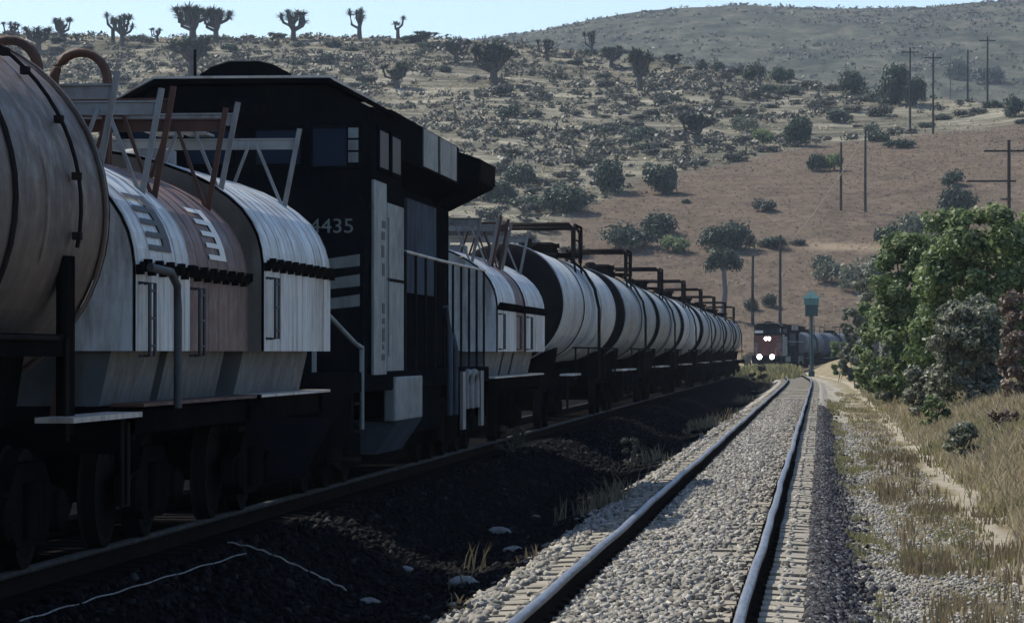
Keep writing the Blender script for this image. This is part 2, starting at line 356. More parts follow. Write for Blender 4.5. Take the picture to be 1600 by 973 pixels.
# ================================================================== THE SETTING
def sheet(name, xs_fn, ys, material, attrs, parent=None):
    ncol = len(xs_fn(ys[0])); Xs = np.array([xs_fn(y) for y in ys]); Ys = np.repeat(np.array(ys)[:, None], ncol, 1)
    Z = H(Xs, Ys); V = np.stack([Xs, Ys, Z], -1).reshape(-1, 3); nr = len(ys)
    i = (np.arange(nr - 1)[:, None] * ncol + np.arange(ncol - 1)[None]).ravel()
    me = np_mesh(name, V, np.stack([i, i + 1, i + ncol + 1, i + ncol], 1), smooth=True)
    for k, fn in attrs.items():
        a = me.attributes.new(k, 'FLOAT', 'POINT'); a.data.foreach_set('value', np.clip(fn(Xs, Ys), 0, 1).astype(np.float32).ravel())
    return tag(link(name, me, parent, material), kind='structure')
nx = np.concatenate([np.linspace(-90, -15, 16), np.linspace(-14, -9, 14), np.linspace(-8.8, -5, 60), np.linspace(-4.9, 2.8, 110), np.linspace(2.9, 8, 30), np.linspace(8.6, 20, 14), np.linspace(23, 90, 12)])
ny = np.concatenate([np.linspace(-60, 15, 12), np.arange(16, 60, .16), np.arange(60, 130, .4), np.arange(130, 250, 1.0), np.arange(250, 405.1, 2.5)])
def rel(X, Y):
    sh = shift(Y); wr = sstep(-4.2, -3.0, X - sh); return X - sh * wr - sway(Y) * (1 - wr)
def band(x, a, b, s=.12): return sstep(a - s, a + s, x) * (1 - sstep(b - s, b + s, x))
def jig(X, Y, a=.16): return fbm(X * 2, Y * .6, 1.2, 3) * a
A_near = dict(
    gravel=lambda X, Y: np.maximum(band(rel(X, Y) + jig(X, Y), -3.2, 1.5, .35), .0),
    grassy=lambda X, Y: np.maximum(band(rel(X, Y) + jig(X, Y), .36, .55, .1) * sstep(-.1, .5, fbm(X, Y, 2.2, 8)) * .8, band(rel(X, Y) + jig(X, Y, .25), .95, 1.85, .2) * sstep(-.6, .5, fbm(X * 2, Y, 1.1, 9)) * .8) * (1 - sstep(300, 400, Y) * .3),
    path=lambda X, Y: band(rel(X, Y) + jig(X, Y), 1.95, 2.4, .1) * .9,
    shade_soil=lambda X, Y: 1 - sstep(-3.35, -2.85, rel(X, Y) + jig(X, Y, .2)))  # mask of the shade painted left of the near track
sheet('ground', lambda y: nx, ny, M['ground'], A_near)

hu = np.concatenate([np.linspace(-.5, -.26, 10), np.linspace(-.25, .09, 230), np.linspace(.1, .45, 14)])
hy = np.concatenate([np.arange(405, 900, 2.2), np.arange(900, 2400, 18), np.arange(2400, 3200, 80)])
def px_of(X, Y, Z):
    D = -X * math.sin(YAW) + Y * math.cos(YAW)
    return 800 + FPX * (X * math.cos(YAW) + Y * math.sin(YAW)) / D, 550 - FPX * (Z - CAMZ) / D
FB_U = [-.5, -.085, -.068, -.05, -.028, -.008, .02, .06, .5]                     # where the brown field ends up the hill, by direction
FB_Y = [455, 505, 545, 572, 595, 622, 640, 668, 700]
def field_w(X, Y):
    u = X / Y; e = np.interp(u, FB_U, FB_Y) + fbm(X, Y, 14, 5) * 7
    return (1 - sstep(-9, 9, Y - e)) * sstep(-.098, -.07, u + fbm(X, Y, 30, 6) * .006)
sheet('hillside', lambda y: hu * y, hy, M['hill'], dict(
    field=field_w, farhill=lambda X, Y: sstep(860, 960, Y - 60 * sstep(-.08, -.2, X / Y)),
    path=lambda X, Y: band(Y + fbm(X, Y, 12, 2) * 2.0 - np.interp(X / Y, [-.1, 0, .1], [507, 511, 516]), -2.0, 2.0, 1.2) * sstep(-.012, .002, X / Y) * .9))

# ------------------------------------------------------------------ railway tracks: two rails each, ties, ballast
def rail(name, yarr, xc, ztop, parent, hm='rail_head'):
    def sweep(poly, close=True):
        k = len(poly); V = []
        for Y, X in zip(yarr, xc):
            for a, z in poly: V.append((X + a, Y, ztop + z))
        F = [(i * k + j, i * k + (j + 1) % k, (i + 1) * k + (j + 1) % k, (i + 1) * k + j) for i in range(len(yarr) - 1) for j in range(k if close else k - 1)]
        return V, F
    V, F = sweep([(-.010, -.046), (-.010, -.135), (-.070, -.158), (-.070, -.170), (.070, -.170), (.070, -.158), (.010, -.135), (.010, -.046)])
    web = link(name, np_mesh(name, V, F), parent, M['rail_side'])
    V, F = sweep([(-.036, -.046), (-.037, -.010), (-.026, 0), (.026, 0), (.037, -.010), (.036, -.046)])
    link('rail_head', np_mesh('rail_head', V, F), web, M[hm]); return web
near = link('railway_track', None); tag(near, kind='structure')
side = link('siding_track', None); tag(side, kind='structure')
ya = np.concatenate([np.arange(8, 90, .45), np.arange(90, 470, 2.0)])
for sgn in (-1, 1):
    rail('rail', ya, NEAR_AX + sgn * .755 + shift(ya) + wob(ya, sgn), 0, near)
yb = np.arange(4, 330, 2.0)
for sgn in (-1, 1): rail('rail', yb, SIDE_AX + sgn * .755 + sway(yb), SIDE_Z, side, 'rail_worn')
tie_meshes = []
for k in range(5):
    b = MB(); hw = .185 + .03 * rnd.random(); L = 1.20
    xs = [-L, -.9, -.45, 0, .45, .9, L]; poly = []
    vv = []
    for i, x in enumerate(xs):
        e = .012 * (rnd.random() - .5); zt = -.172 + .008 * (rnd.random() - .5) - (.018 if abs(x) == L else 0)
        vv += [(x, -hw + e, -.33), (x, -hw + e, zt), (x, hw + e, zt), (x, hw + e, -.33)]
    ff = [(i * 4 + j, i * 4 + j + 1, i * 4 + j + 5, i * 4 + j + 4) for i in range(len(xs) - 1) for j in range(3)] + [(0, 3, 2, 1), tuple(range(len(vv) - 4, len(vv)))]
    tie_meshes.append(b.add(vv, ff).mesh('tie'))
for me in tie_meshes: me.materials.append(M['tie'])
Y = 17.0
for i in range(300):
    place('tie', tie_meshes[i % 5], near, (NEAR_AX + float(shift(Y)) + rnd.uniform(-.035, .035), Y, rnd.uniform(-.008, .008)), R_(rnd.uniform(-1.6, 1.6)))
    Y += .62 + rnd.uniform(-.05, .05)
b = MB()
while Y < 440:
    x = NEAR_AX + float(shift(Y)); b.box(x - 1.2, x + 1.2, Y - .14, Y + .14, -.33, -.174); Y += .62
tag(b.build('far_ties', 'tie', near), kind='stuff')
Y = 12.0
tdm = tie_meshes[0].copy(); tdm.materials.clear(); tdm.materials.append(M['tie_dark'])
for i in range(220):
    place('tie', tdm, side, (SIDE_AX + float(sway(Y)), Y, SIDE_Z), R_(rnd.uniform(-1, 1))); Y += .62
clip = MB().box(-.10, -.045, -.07, .07, -.172, -.135).box(.045, .10, -.07, .07, -.172, -.135).mesh('rail_clip'); clip.materials.append(M['rail_side'])
Y = 20.1
for i in range(70):
    for sgn in (-1, 1): place('rail_clip', clip, near, (NEAR_AX + sgn * .755 + float(wob(Y, sgn)), Y, 0))
    Y += .62

def stones(name, X, Y, Z, S, tint, material, parent=None):
    """angular stones: each a cube with pushed-about corners"""
    k = len(X); base = np.array([(x, y, z) for x in (-1, 1) for y in (-1, 1) for z in (-1, 1)], float)
    P = base[None] * (1 + rng.uniform(-.42, .30, (k, 8, 3))) * np.array([1, 1.15, .72])
    q = rng.normal(size=(k, 4)); q /= np.linalg.norm(q, axis=1)[:, None]; a, b_, c_, d_ = q.T
    Rm = np.stack([np.stack([1 - 2 * (c_ * c_ + d_ * d_), 2 * (b_ * c_ - a * d_), 2 * (b_ * d_ + a * c_)], -1),
                   np.stack([2 * (b_ * c_ + a * d_), 1 - 2 * (b_ * b_ + d_ * d_), 2 * (c_ * d_ - a * b_)], -1),
                   np.stack([2 * (b_ * d_ - a * c_), 2 * (c_ * d_ + a * b_), 1 - 2 * (b_ * b_ + c_ * c_)], -1)], 1)
    P = np.einsum('kij,kvj->kvi', Rm, P) * (S[:, None, None] * .5) + np.stack([X, Y, Z], -1)[:, None]
    fq = np.array([(0, 1, 3, 2), (4, 6, 7, 5), (0, 4, 5, 1), (2, 3, 7, 6), (0, 2, 6, 4), (1, 5, 7, 3)])
    Fq = (np.arange(k)[:, None, None] * 8 + fq[None]).reshape(-1, 4)
    o = link(name, np_mesh(name, P.reshape(-1, 3), Fq, np.repeat(tint, 8)), parent, material); return tag(o, kind='stuff')
def ypick(k, a, b_): return a * (b_ / a) ** rng.random(k)
k = 56000
X = rng.uniform(-2.62, .0, k); Y = ypick(k, 21, 150); S = rng.uniform(.018, .062, k)
Z = np.where(np.abs(np.abs(X - NEAR_AX) - .80) < .17, -.235, np.where(np.abs(X - NEAR_AX) < .62, -.172, -.186)) + rng.uniform(-.012, .010, k)
Z = np.where(X < -2.5, H(X, Y) + .01, Z)
keep = ~((np.abs(X - NEAR_AX) > 1.0) & (rng.random(k) < .95)); keep &= ~((np.abs(X - NEAR_AX) < 1.25) & (rng.random(k) < .12)); keep &= fbm(X * 1.7, Y * .55, .8, 13) + rng.normal(0, .35, k) > -.85; keep &= ~((X > -1.05) & (X < -.62) & (rng.random(k) < .6))
X, Y, Z, S = X[keep], Y[keep], Z[keep], S[keep]
stones('ballast', X + shift(Y), Y, Z, S, np.clip(rng.normal(.52, .24, len(X)), 0, 1), M['stone_light'], near)
k = 26000
X = np.abs(rng.normal(0, .20, k)) - .10; Y = ypick(k, 21, 130); S = rng.uniform(.03, .065, k)
stones('shoulder_ballast', X, Y, H(X, Y) + rng.uniform(.0, .025, k), S, np.clip(rng.beta(2.0, 2.6, k), 0, 1), M['stone_dark'], near)
k = 18000
X = .25 + 1.6 * rng.random(k) ** 1.5; Y = ypick(k, 21, 110); S = rng.uniform(.015, .042, k)
stones('path_gravel', X, Y, H(X, Y) + .004, S, np.clip(rng.normal(.55, .22, k), 0, 1), M['stone_light'])
k = 18000
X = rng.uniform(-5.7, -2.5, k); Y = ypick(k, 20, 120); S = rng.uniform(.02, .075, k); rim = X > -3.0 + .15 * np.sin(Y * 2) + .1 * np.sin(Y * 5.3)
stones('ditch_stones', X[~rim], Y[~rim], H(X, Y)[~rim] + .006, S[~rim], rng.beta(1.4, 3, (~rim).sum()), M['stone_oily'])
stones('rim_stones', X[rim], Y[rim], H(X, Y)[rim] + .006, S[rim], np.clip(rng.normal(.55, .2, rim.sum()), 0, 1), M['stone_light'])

# ================================================================== ROLLING STOCK
def wheel_mesh():
    r = .46
    return MB().lathe_x([(-.07, .02), (-.07, r * .72), (-.05, r * .80), (-.065, r * .82), (-.065, r + .0), (.055, r - .004), (.075, r + .028), (.085, r + .02), (.085, r * .82), (.03, r * .78), (.03, .02)], 0, 0, 28).mesh('wheel')
WM = wheel_mesh(); WM.materials.append(M['wheel'])
def bogie(parent, y, axles=(-.87, .87), big=False):
    b = MB(); e = max(axles)
    for sx in (-1, 1):
        x0, x1 = sx * 1.0 - .06, sx * 1.0 + .06
        b.prism_x([(-e - .25, .36), (-e - .25, .60), (-e + .2, .66), (-.45, .84), (.45, .84), (e - .2, .66), (e + .25, .60), (e + .25, .36), (e - .2, .38), (.42, .22), (-.42, .22), (-e + .2, .38)], x0, x1)
        for a in axles:
            b.lathe_x([(sx * .98, .17), (sx * 1.10, .16), (sx * 1.14, .10), (sx * 1.14, .01)], a, .46, 14)
        for q in (-.2, 0, .2): b.tube([(sx * 1.09, q, .30), (sx * 1.09, q, .70)], .06, 8)
    b.box(-1.0, 1.0, -.22, .22, .45, .80)
    for a in axles: b.tube([(-.75, a, .46), (.75, a, .46)], .08, 8)
    o = b.build('bogie', 'black', parent); o.location.y = y
    for a in axles:
        for sx in (-1, 1):
            wv = place('wheel', WM, o, (sx * .755, a, .46), math.pi if sx > 0 else 0)
    return o
def coupler(parent, y, s):
    b = MB(); b.box(-.09, .09, min(y, y + s * .5), max(y, y + s * .5), .82, 1.0)
    ya_, yb_ = sorted((y + s * .42, y + s * .72)); b.box(-.16, .12, ya_, yb_, .74, 1.06); b.box(.10, .17, ya_ + .05, yb_ - .05, .76, 1.02)
    return b.build('coupler', 'black', parent, .02)

def tank_car(Y0, L, R, label, body, head, cz=2.70, group='tank cars of the standing train', ladder_col='steel_dark', loop=True, rz=0, ax=SIDE_AX, seed=0, zr=SIDE_Z, white_post=False, bands=3, over=.55):
    r = random.Random(seed)
    t = empty('tank_car', (ax, Y0, zr), label, 'tank car', group, rz)
    y0, y1 = .55, L - over
    MB().lathe_y([(y0 + .32, R), (y0 + L * .25, R), (y0 + L * .25, R - .012), (y0 + L * .5, R - .012), (y0 + L * .5, R), (L * .74, R), (L * .74, R - .010), (y1 - .32, R - .010)], 0, cz, 56).build('tank_shell', body, t)
    for ya_, s in ((y0, -1), (y1, 1)):
        pr = [(ya_ - s * .321, R - .002), (ya_ - s * .24, R * .985), (ya_ - s * .13, R * .93), (ya_ - s * .02, R * .78), (ya_ + s * .06, R * .55), (ya_ + s * .11, R * .28), (ya_ + s * .125, .001)]
        MB().lathe_y(pr if s > 0 else pr[::-1], 0, cz, 56).build('tank_head', head, t)
    for k_ in range(bands):
        y = y0 + .5 + (y1 - y0 - 1.0) * (k_ + .5 * 0) / max(bands - 1, 1)
        MB().lathe_y([(y - .05, R), (y - .05, R + .018), (y + .05, R + .018), (y + .05, R)], 0, cz, 56).build('band', 'steel_dark' if k_ % 2 else body, t)
    u = MB(); u.box(-.30, .30, .0, L, .75, 1.12); u.box(-1.42, 1.42, .0, .22, .86, 1.14); u.box(-1.42, 1.42, L - .22, L, .86, 1.14)
    for y in (2.2, L - 2.2):                       # saddles
        u.prism([(-.95, 1.10), (.95, 1.10), (1.05, 1.75), (.72, 1.62), (0, 1.44), (-.72, 1.62), (-1.05, 1.75)], y - .35, y + .35)
    u.tube([(.5, L * .42, 1.05), (.5, L * .55, 1.05)], .2, 12); u.box(-.8, -.35, L * .4, L * .5, .7, 1.1)
    u.build('underframe', 'black', t)
    for sx in (-1, 1):
        MB().box(sx * 1.42 - .14, sx * 1.42 + .14, .05, 2.6, 1.145, 1.185).build('running_board', 'edge', t); MB().box(sx * 1.42 - .14, sx * 1.42 + .14, L - 2.6, L - .05, 1.145, 1.185).build('running_board', 'edge', t)
        b = MB(); b.tube([(sx * 1.40, 2.4, 1.75)] + [(sx * 1.40, L * q, 1.75) for q in (.3, .5, .7)] + [(sx * 1.40, L - 2.4, 1.75)], .022, 6)
        for q in (.15, .35, .65, .85): b.tube([(sx * 1.40, L * q, 1.0), (sx * 1.40, L * q, 1.75)], .022, 6)
        b.build('side_handrail', 'steel_dark', t)
        b = MB(); ym = L * .5                       # ladder bent round the shell
        for dy in (-.22, .22):
            b.tube([(sx * 1.45, ym + dy, 1.0), (sx * 1.45, ym + dy, cz)] + [(sx * (R + .13) * math.cos(a), ym + dy, cz + (R + .13) * math.sin(a)) for a in (.35, .7, 1.0, 1.25)], .028, 6)
        for q in range(9):
            z = 1.1 + q * .28
            x = 1.45 if z < cz else max(.3, math.sqrt(max((R + .13) ** 2 - (z - cz) ** 2, .05)))
            b.tube([(sx * x, ym - .22, z), (sx * x, ym + .22, z)], .018, 6)
        b.build('ladder', ladder_col, t)
        # sill step at the corners
        for y in (.15, L - .15):
            MB().tube([(sx * 1.44, y - .12, 1.1), (sx * 1.44, y - .12, .45), (sx * 1.44, y + .12, .45), (sx * 1.44, y + .12, 1.1)], .02, 6).build('step', 'steel_dark', t)
    ym = L * .5; zt = cz + R
    d = MB().lathe_z([(zt - .12, .42), (zt + .22, .42), (zt + .22, .47), (zt + .27, .47), (zt + .33, .3), (zt + .34, .001)], 0, ym, 28).build('dome', 'steel_dark', t)
    for a in range(8): MB().box(.45 * math.cos(a * .785) - .03, .45 * math.cos(a * .785) + .03, ym + .45 * math.sin(a * .785) - .03, ym + .45 * math.sin(a * .785) + .03, zt + .19, zt + .30).build('bolt', 'steel_dark', d)
    p = MB()
    for sx in (-1, 1):
        p.box(min(sx * .5, sx * .95), max(sx * .5, sx * .95), ym - 1.3, ym + 1.3, zt - .02, zt + .03)
        for y in (ym - 1.1, ym + 1.1): p.bar((sx * .9, y, zt), (sx * .95, y, zt - .46), .05, .05)
    p.box(-.95, .95, ym - 1.3, ym - .75, zt - .015, zt + .033); p.box(-.95, .95, ym + .75, ym + 1.3, zt - .015, zt + .033)
    pl = p.build('platform', 'steel_dark', t)
    for sx in (-1, 1):
        b = MB(); z1 = zt + .72; x = sx * .93
        b.tube([(x, ym - 1.25, zt)] + [(x, ym - 1.25, z1 - .1), (x, ym - 1.15, z1), (x, ym + 1.15, z1), (x, ym + 1.25, z1 - .1)] + [(x, ym + 1.25, zt)], .035, 8)
        b.tube([(x, ym - 1.25, zt + .36), (x, ym + 1.25, zt + .36)], .022, 6); b.build('handrail', 'steel_dark', pl)
    if loop:
        for y in (ym - 1.27, ym + 1.27):
            b = MB(); z1 = zt + .72
            b.tube([(-.90, y, zt), (-.90, y, z1 - .1), (-.80, y, z1), (.80, y, z1), (.90, y, z1 - .12), (.90, y, zt - .15)], .05, 8); b.build('end_loop', 'steel_dark', pl)
    for y in (L * .3, L * .68):
        b = MB().lathe_z([(zt - .05, .16), (zt + .26, .16), (zt + .30, .08), (zt + .31, .001)], 0, y, 16); b.build('valve', 'steel_dark', t)
    for y in (1.75, L - 1.75): bogie(t, y)
    coupler(t, 0, -1)
    if over > .5: coupler(t, L, 1)
    return t

# the near tank car: only its far end is in view
YA = at(175, 340, 26.9).y
t = tank_car(YA - 14.0 + .72, 14.0, 1.42, 'big brown rusty tank car nearest the camera at the left edge', 'tank_brown', 'head_brown', seed=1, bands=5, over=.30)
LA = 14.0
b = MB()
for dy in (-.055, .055): b.tube([(1.36, LA - 1.95 + dy, 1.05), (1.36, LA - 1.95 + dy, 2.35)], .06, 8)
b.box(1.30, 1.42, LA - 1.98, LA - 1.92, 1.3, 2.3)
b.build('corner_post', 'black', t, .01)
MB().box(1.30, 1.38, LA - 6, LA - 1.9, 1.62, 1.78).build('side_rail', 'black', t)
b = MB(); RR = 1.46                                          # cable with clips that climbs the shell
pts = [(RR * math.cos(a) + .015, LA - 1.95, 2.70 + RR * math.sin(a)) for a in np.linspace(-.2, .95, 14)]
b.tube(pts, .016, 6)
for a in (-.14, .16, .46, .76, .9): b.add(*[(lambda q: ([(q[0] + i * .03, q[1] + j * .045, q[2] + l * .028) for i in (-1, 1) for j in (-1, 1) for l in (-1, 1)], [(0, 1, 3, 2), (4, 6, 7, 5), (0, 4, 5, 1), (2, 3, 7, 6), (0, 2, 6, 4), (1, 5, 7, 3)]))((RR * math.cos(a), LA - 1.95, 2.70 + RR * math.sin(a)))][0])
b.build('cable', 'steel_dark', t)
for a0, a1, dy, wd in ((-.35, -.08, .75, .10), (-.52, -.36, .72, .10), (-.30, .30, -1.2, .04)):
    b = MB(); aa = np.linspace(a0, a1, 8); vv = []
    for a in aa: vv += [(1.429 * math.cos(a), LA - 1.6 + dy, 2.7 + 1.429 * math.sin(a)), (1.429 * math.cos(a), LA - 1.6 + dy + wd, 2.7 + 1.429 * math.sin(a))]
    b.add(vv, [(i * 2, i * 2 + 1, i * 2 + 3, i * 2 + 2) for i in range(7)]); b.build('placard', M['edge'] if wd > .05 else M['hop_end'], t)

# ---------------------------------------------------------------- hopper cars
RP = [(1.0, 0), (.988, .13), (.965, .25), (.925, .37), (.865, .49), (.78, .60), (.67, .71), (.53, .81), (.36, .90), (.18, .97), (0, 1.01)]
def roof_arc(hw, zb, top, g=0.0):
    r_ = [(hw * x + g * min(1, x * 1.5), zb + top * z + g * min(1, z * 1.5)) for x, z in RP]
    return r_ + [(-x, z) for x, z in r_[-2::-1]]
def roof_at(a, hw, zb, top, g=0.0):
    q = min(max(a / (math.pi / 2), 0), 1) * (len(RP) - 1); i = min(int(q), len(RP) - 2); f = q - i
    return (hw * (RP[i][0] * (1 - f) + RP[i + 1][0] * f) + g, zb + top * (RP[i][1] * (1 - f) + RP[i + 1][1] * f) + g)
def hopper(Y0, Lh, sections, zb, label, hw=1.55, marks=True, endm='hop_end', hoops=(), pipe=False, seed=0, short=True):
    t = empty('hopper_car', (SIDE_AX, Y0, SIDE_Z), label, 'hopper car', 'hopper cars of the standing train')
    top = 1.08; y = 0.0; zbot = 1.66
    for si, (m_, wid) in enumerate(sections):
        ya_, yb_ = y + .02, y + wid - .02; hw2 = hw - (.03 if m_ == 'hop_brown' else 0)
        arcp = [(hw2, zbot)] + roof_arc(hw2, zb, top) + [(-hw2, zbot)]
        MB().prism(arcp, ya_, yb_, caps=False, sm=False).build('body_section', m_, t)
        kk = max(3, int(wid / .5)); b = MB()
        for q in range(kk + 1):                                  # pressed seams down the side and over the roof
            yy = ya_ + .03 + (yb_ - ya_ - .06) * q / kk
            rp = [(hw2 + .0005, zbot)] + roof_arc(hw2, zb, top, .001)
            ro = [(x * 1.003, z + (.004 if z > zb else 0)) for x, z in rp]
            vv = []
            for (x0, z0), (x1, z1) in zip(rp, ro): vv += [(x0, yy - .018, z0), (x1, yy - .008, z1), (x1, yy + .008, z1), (x0, yy + .018, z0)]
            b.add(vv, [(i * 4 + j, i * 4 + j + 1, i * 4 + j + 5, i * 4 + j + 4) for i in range(len(rp) - 1) for j in range(3)])
        b.build('seam', m_, t)
        for sx in (-1, 1):                                        # belt of clamps along the eaves
            b = MB(); b.box(min(sx * (hw2 + .004), sx * (hw2 + .03)), max(sx * (hw2 + .004), sx * (hw2 + .03)), ya_, yb_, zb - .04, zb - .012)
            nn = int(wid / .16)
            for q in range(nn):
                yy = ya_ + .05 + q * (yb_ - ya_ - .1) / max(nn - 1, 1); dz = .025 * ((q * 7 + si) % 3 - 1)
                b.box(min(sx * hw2, sx * (hw2 + .055)), max(sx * hw2, sx * (hw2 + .055)), yy - .045, yy + .045, zb - .05 + dz, zb + .03 + dz)
            b.build('clamp_belt', 'black', t)
        for sx in (-1, 1):                                        # grab iron at the near end of each section
            b = MB(); xx = sx * (hw2 + .09); b.tube([(sx * hw2, ya_ + .12, zb - .14), (xx, ya_ + .12, zb - .14), (xx, ya_ + .12, zb - .72), (sx * hw2, ya_ + .12, zb - .72)], .016, 6)
            b.tube([(sx * hw2, ya_ + .34, zb - .14), (xx, ya_ + .34, zb - .14), (xx, ya_ + .34, zb - .72), (sx * hw2, ya_ + .34, zb - .72)], .016, 6)
            for q in range(3): b.tube([(xx, ya_ + .12, zb - .2 - q * .22), (xx, ya_ + .34, zb - .2 - q * .22)], .012, 6)
            b.build('grab_iron', 'stencil', t)
        ow = hw - .22                                             # discharge chute below each section
        MB().prism([(ow, zbot), (-ow, zbot), (-ow + .10, 1.22), (ow - .10, 1.22)], ya_ + .12, yb_ - .18).build('chute', 'chute', t)
        MB().lathe_z([(zb + top - .02, .28), (zb + top + .12, .28), (zb + top + .14, .24), (zb + top + .15, .001)], 0, (ya_ + yb_) / 2, 20).build('hatch', 'steel_grey', t)
        zr_ = zb + top                                            # roof walkway: cross bars, V braces, boards
        for bi, yy in enumerate((ya_ + .22, yb_ - .30)):
            zc = zr_ + .30; wm = 'rust' if m_ == 'hop_brown' else 'steel_grey'
            zc2 = zc + (.06 if m_ == 'hop_brown' else 0)
            f_b = MB().box(-1.22, 1.22, yy - .03, yy + .03, zc2 - .05, zc2 + .05).box(-1.22, 1.22, yy - .05, yy + .12, zc2 + .052, zc2 + .068)
            cb = f_b.build('cross_bar', wm, t)
            for sx in (-1, 1):
                b = MB()
                def roofz(x): return zb + top * float(np.interp(x / hw, [p_[0] for p_ in RP[::-1]], [p_[1] for p_ in RP[::-1]]))
                b.bar((sx * 1.27, yy - .05, zc2 + .17), (sx * 1.10, yy - .05, roofz(1.10) - .03), .05, .03)
                b.bar((sx * .80, yy - .05, zc2), (sx * 1.08, yy - .05, roofz(1.08) - .03), .04, .03)
                b.bar((sx * .72, yy - .05, zc2), (sx * .55, yy - .05, roofz(.55) - .03), .035, .03); b.build('brace', wm, cb)
        for sx in (-1, 1):
            for q in range(1): MB().box(min(sx * .04, sx * .30), max(sx * .04, sx * .30), ya_ + .1, yb_ - .1, zc2 + .10, zc2 + .125).build('walkway_board', 'rust' if m_ == 'hop_brown' else 'steel_grey', t)
        if marks and si < 2 and wid > 1:                          # faint stencilled figures on the curve of the roof
            b = MB(); mm = 'stencil' if m_ == 'hop_white' else 'stencil_white'; cc = (ya_ + yb_) / 2 - (.1 if si == 0 else .0)
            def patch(a0, a1, y0_, y1_):
                vv = []
                for a in np.linspace(a0, a1, 5): xa, za = roof_at(a, hw2, zb, top, .012); vv += [(xa, y0_, za), (xa, y1_, za)]
                b.add(vv, [(i * 2, i * 2 + 1, i * 2 + 3, i * 2 + 2) for i in range(4)])
            wdt = wid * (.20 if si == 0 else .14)
            for q in range(5): patch(.14 + q * .13, .14 + q * .13 + .055, cc - wdt, cc + wdt * .35)
            patch(.14, .72, cc + wdt * .35, cc + wdt)
            b.build('stencilled_mark', mm, t)
        y += wid
    Lh = y
    for yy, s in ((.0, -1), (Lh, 1)):
        arcp = [(hw - .03, zbot)] + roof_arc(hw - .03, zb, top - .03) + [(-hw + .03, zbot)]
        MB().prism(arcp, yy + (.03 if s < 0 else -.08), yy + (.08 if s < 0 else -.03)).build('end_wall', endm, t)
        for sx in (-.9, 0, .9): MB().bar((sx, yy + s * .02, zbot), (sx * .9, yy + s * (.02 if pipe and s < 0 else .28), 1.12), .08, .06).build('end_brace', 'rust', t)
    e0 = -.02 if pipe else -.25
    u = MB(); u.box(-.3, .3, e0, Lh + .25, .75, 1.14)
    for sx in (-1, 1): u.box(min(sx * 1.28, sx * 1.42), max(sx * 1.28, sx * 1.42), e0, Lh + .25, 1.0, 1.20)
    for yy in (e0, Lh + .05): u.box(-1.42, 1.42, yy, yy + .2, .95, 1.215)
    u.build('underframe', 'black', t)
    for sx in (-1, 1): MB().box(min(sx * 1.25, sx * 1.52), max(sx * 1.25, sx * 1.52), e0 + .03, Lh + .22, 1.218, 1.245).build('deck_edge', 'edge' if not pipe else 'rust', t)
    if pipe:
        b = MB(); b.tube([(1.56, .05, zb - .02), (1.66, .4, zb - .05), (1.67, .62, zb - .15), (1.67, .66, zb - .35), (1.67, .66, 1.2)], .035, 8); b.build('bent_pipe', 'stencil', t)
    for (yy, ht) in hoops:
        zz = zb + top - .15; ww = .25; b = MB()
        b.tube([(-ww, yy, zz), (-ww, yy, zz + ht - ww)] + [(-ww * math.cos(a), yy, zz + ht - ww + ww * math.sin(a)) for a in np.linspace(.15, math.pi - .15, 11)] + [(ww, yy, zz + ht - ww), (ww, yy, zz)], .038, 8)
        b.tube([(-ww, yy + .09, zz), (-ww, yy + .09, zz + ht - ww)] + [(-ww * math.cos(a), yy + .09, zz + ht - ww + ww * math.sin(a)) for a in np.linspace(.15, math.pi - .15, 11)] + [(ww, yy + .09, zz + ht - ww), (ww, yy + .09, zz)], .038, 8)
        b.build('hoop', 'rust', t)
    if Lh < 6: bogie(t, Lh / 2, (-.9, .9))
    else:
        for yy in (1.4, Lh - 1.4): bogie(t, yy)
    if not pipe: coupler(t, -.2, -1)
    coupler(t, Lh + .2, 1)
    return t
XS = SIDE_AX + 1.55
yw0 = 27.45; ya1 = Yat(392, XS - .1); ysplit = Yat(297, XS - .1)
hopper(yw0, ya1 - yw0, [('hop_white', ysplit - yw0), ('hop_brown', ya1 - ysplit)], 2.34, 'white and brown hopper car with red hoops on its roof', hoops=((1.8, 1.02), (4.7, 1.16)), pipe=True, hw=1.45, endm='hop_white')
yb0 = Yat(412, XS); yb1 = Yat(516, XS)
hopper(yb0, yb1 - yb0, [('hop_white', yb1 - yb0)], 2.50, 'short white hopper car in front of the black locomotive', marks=False)

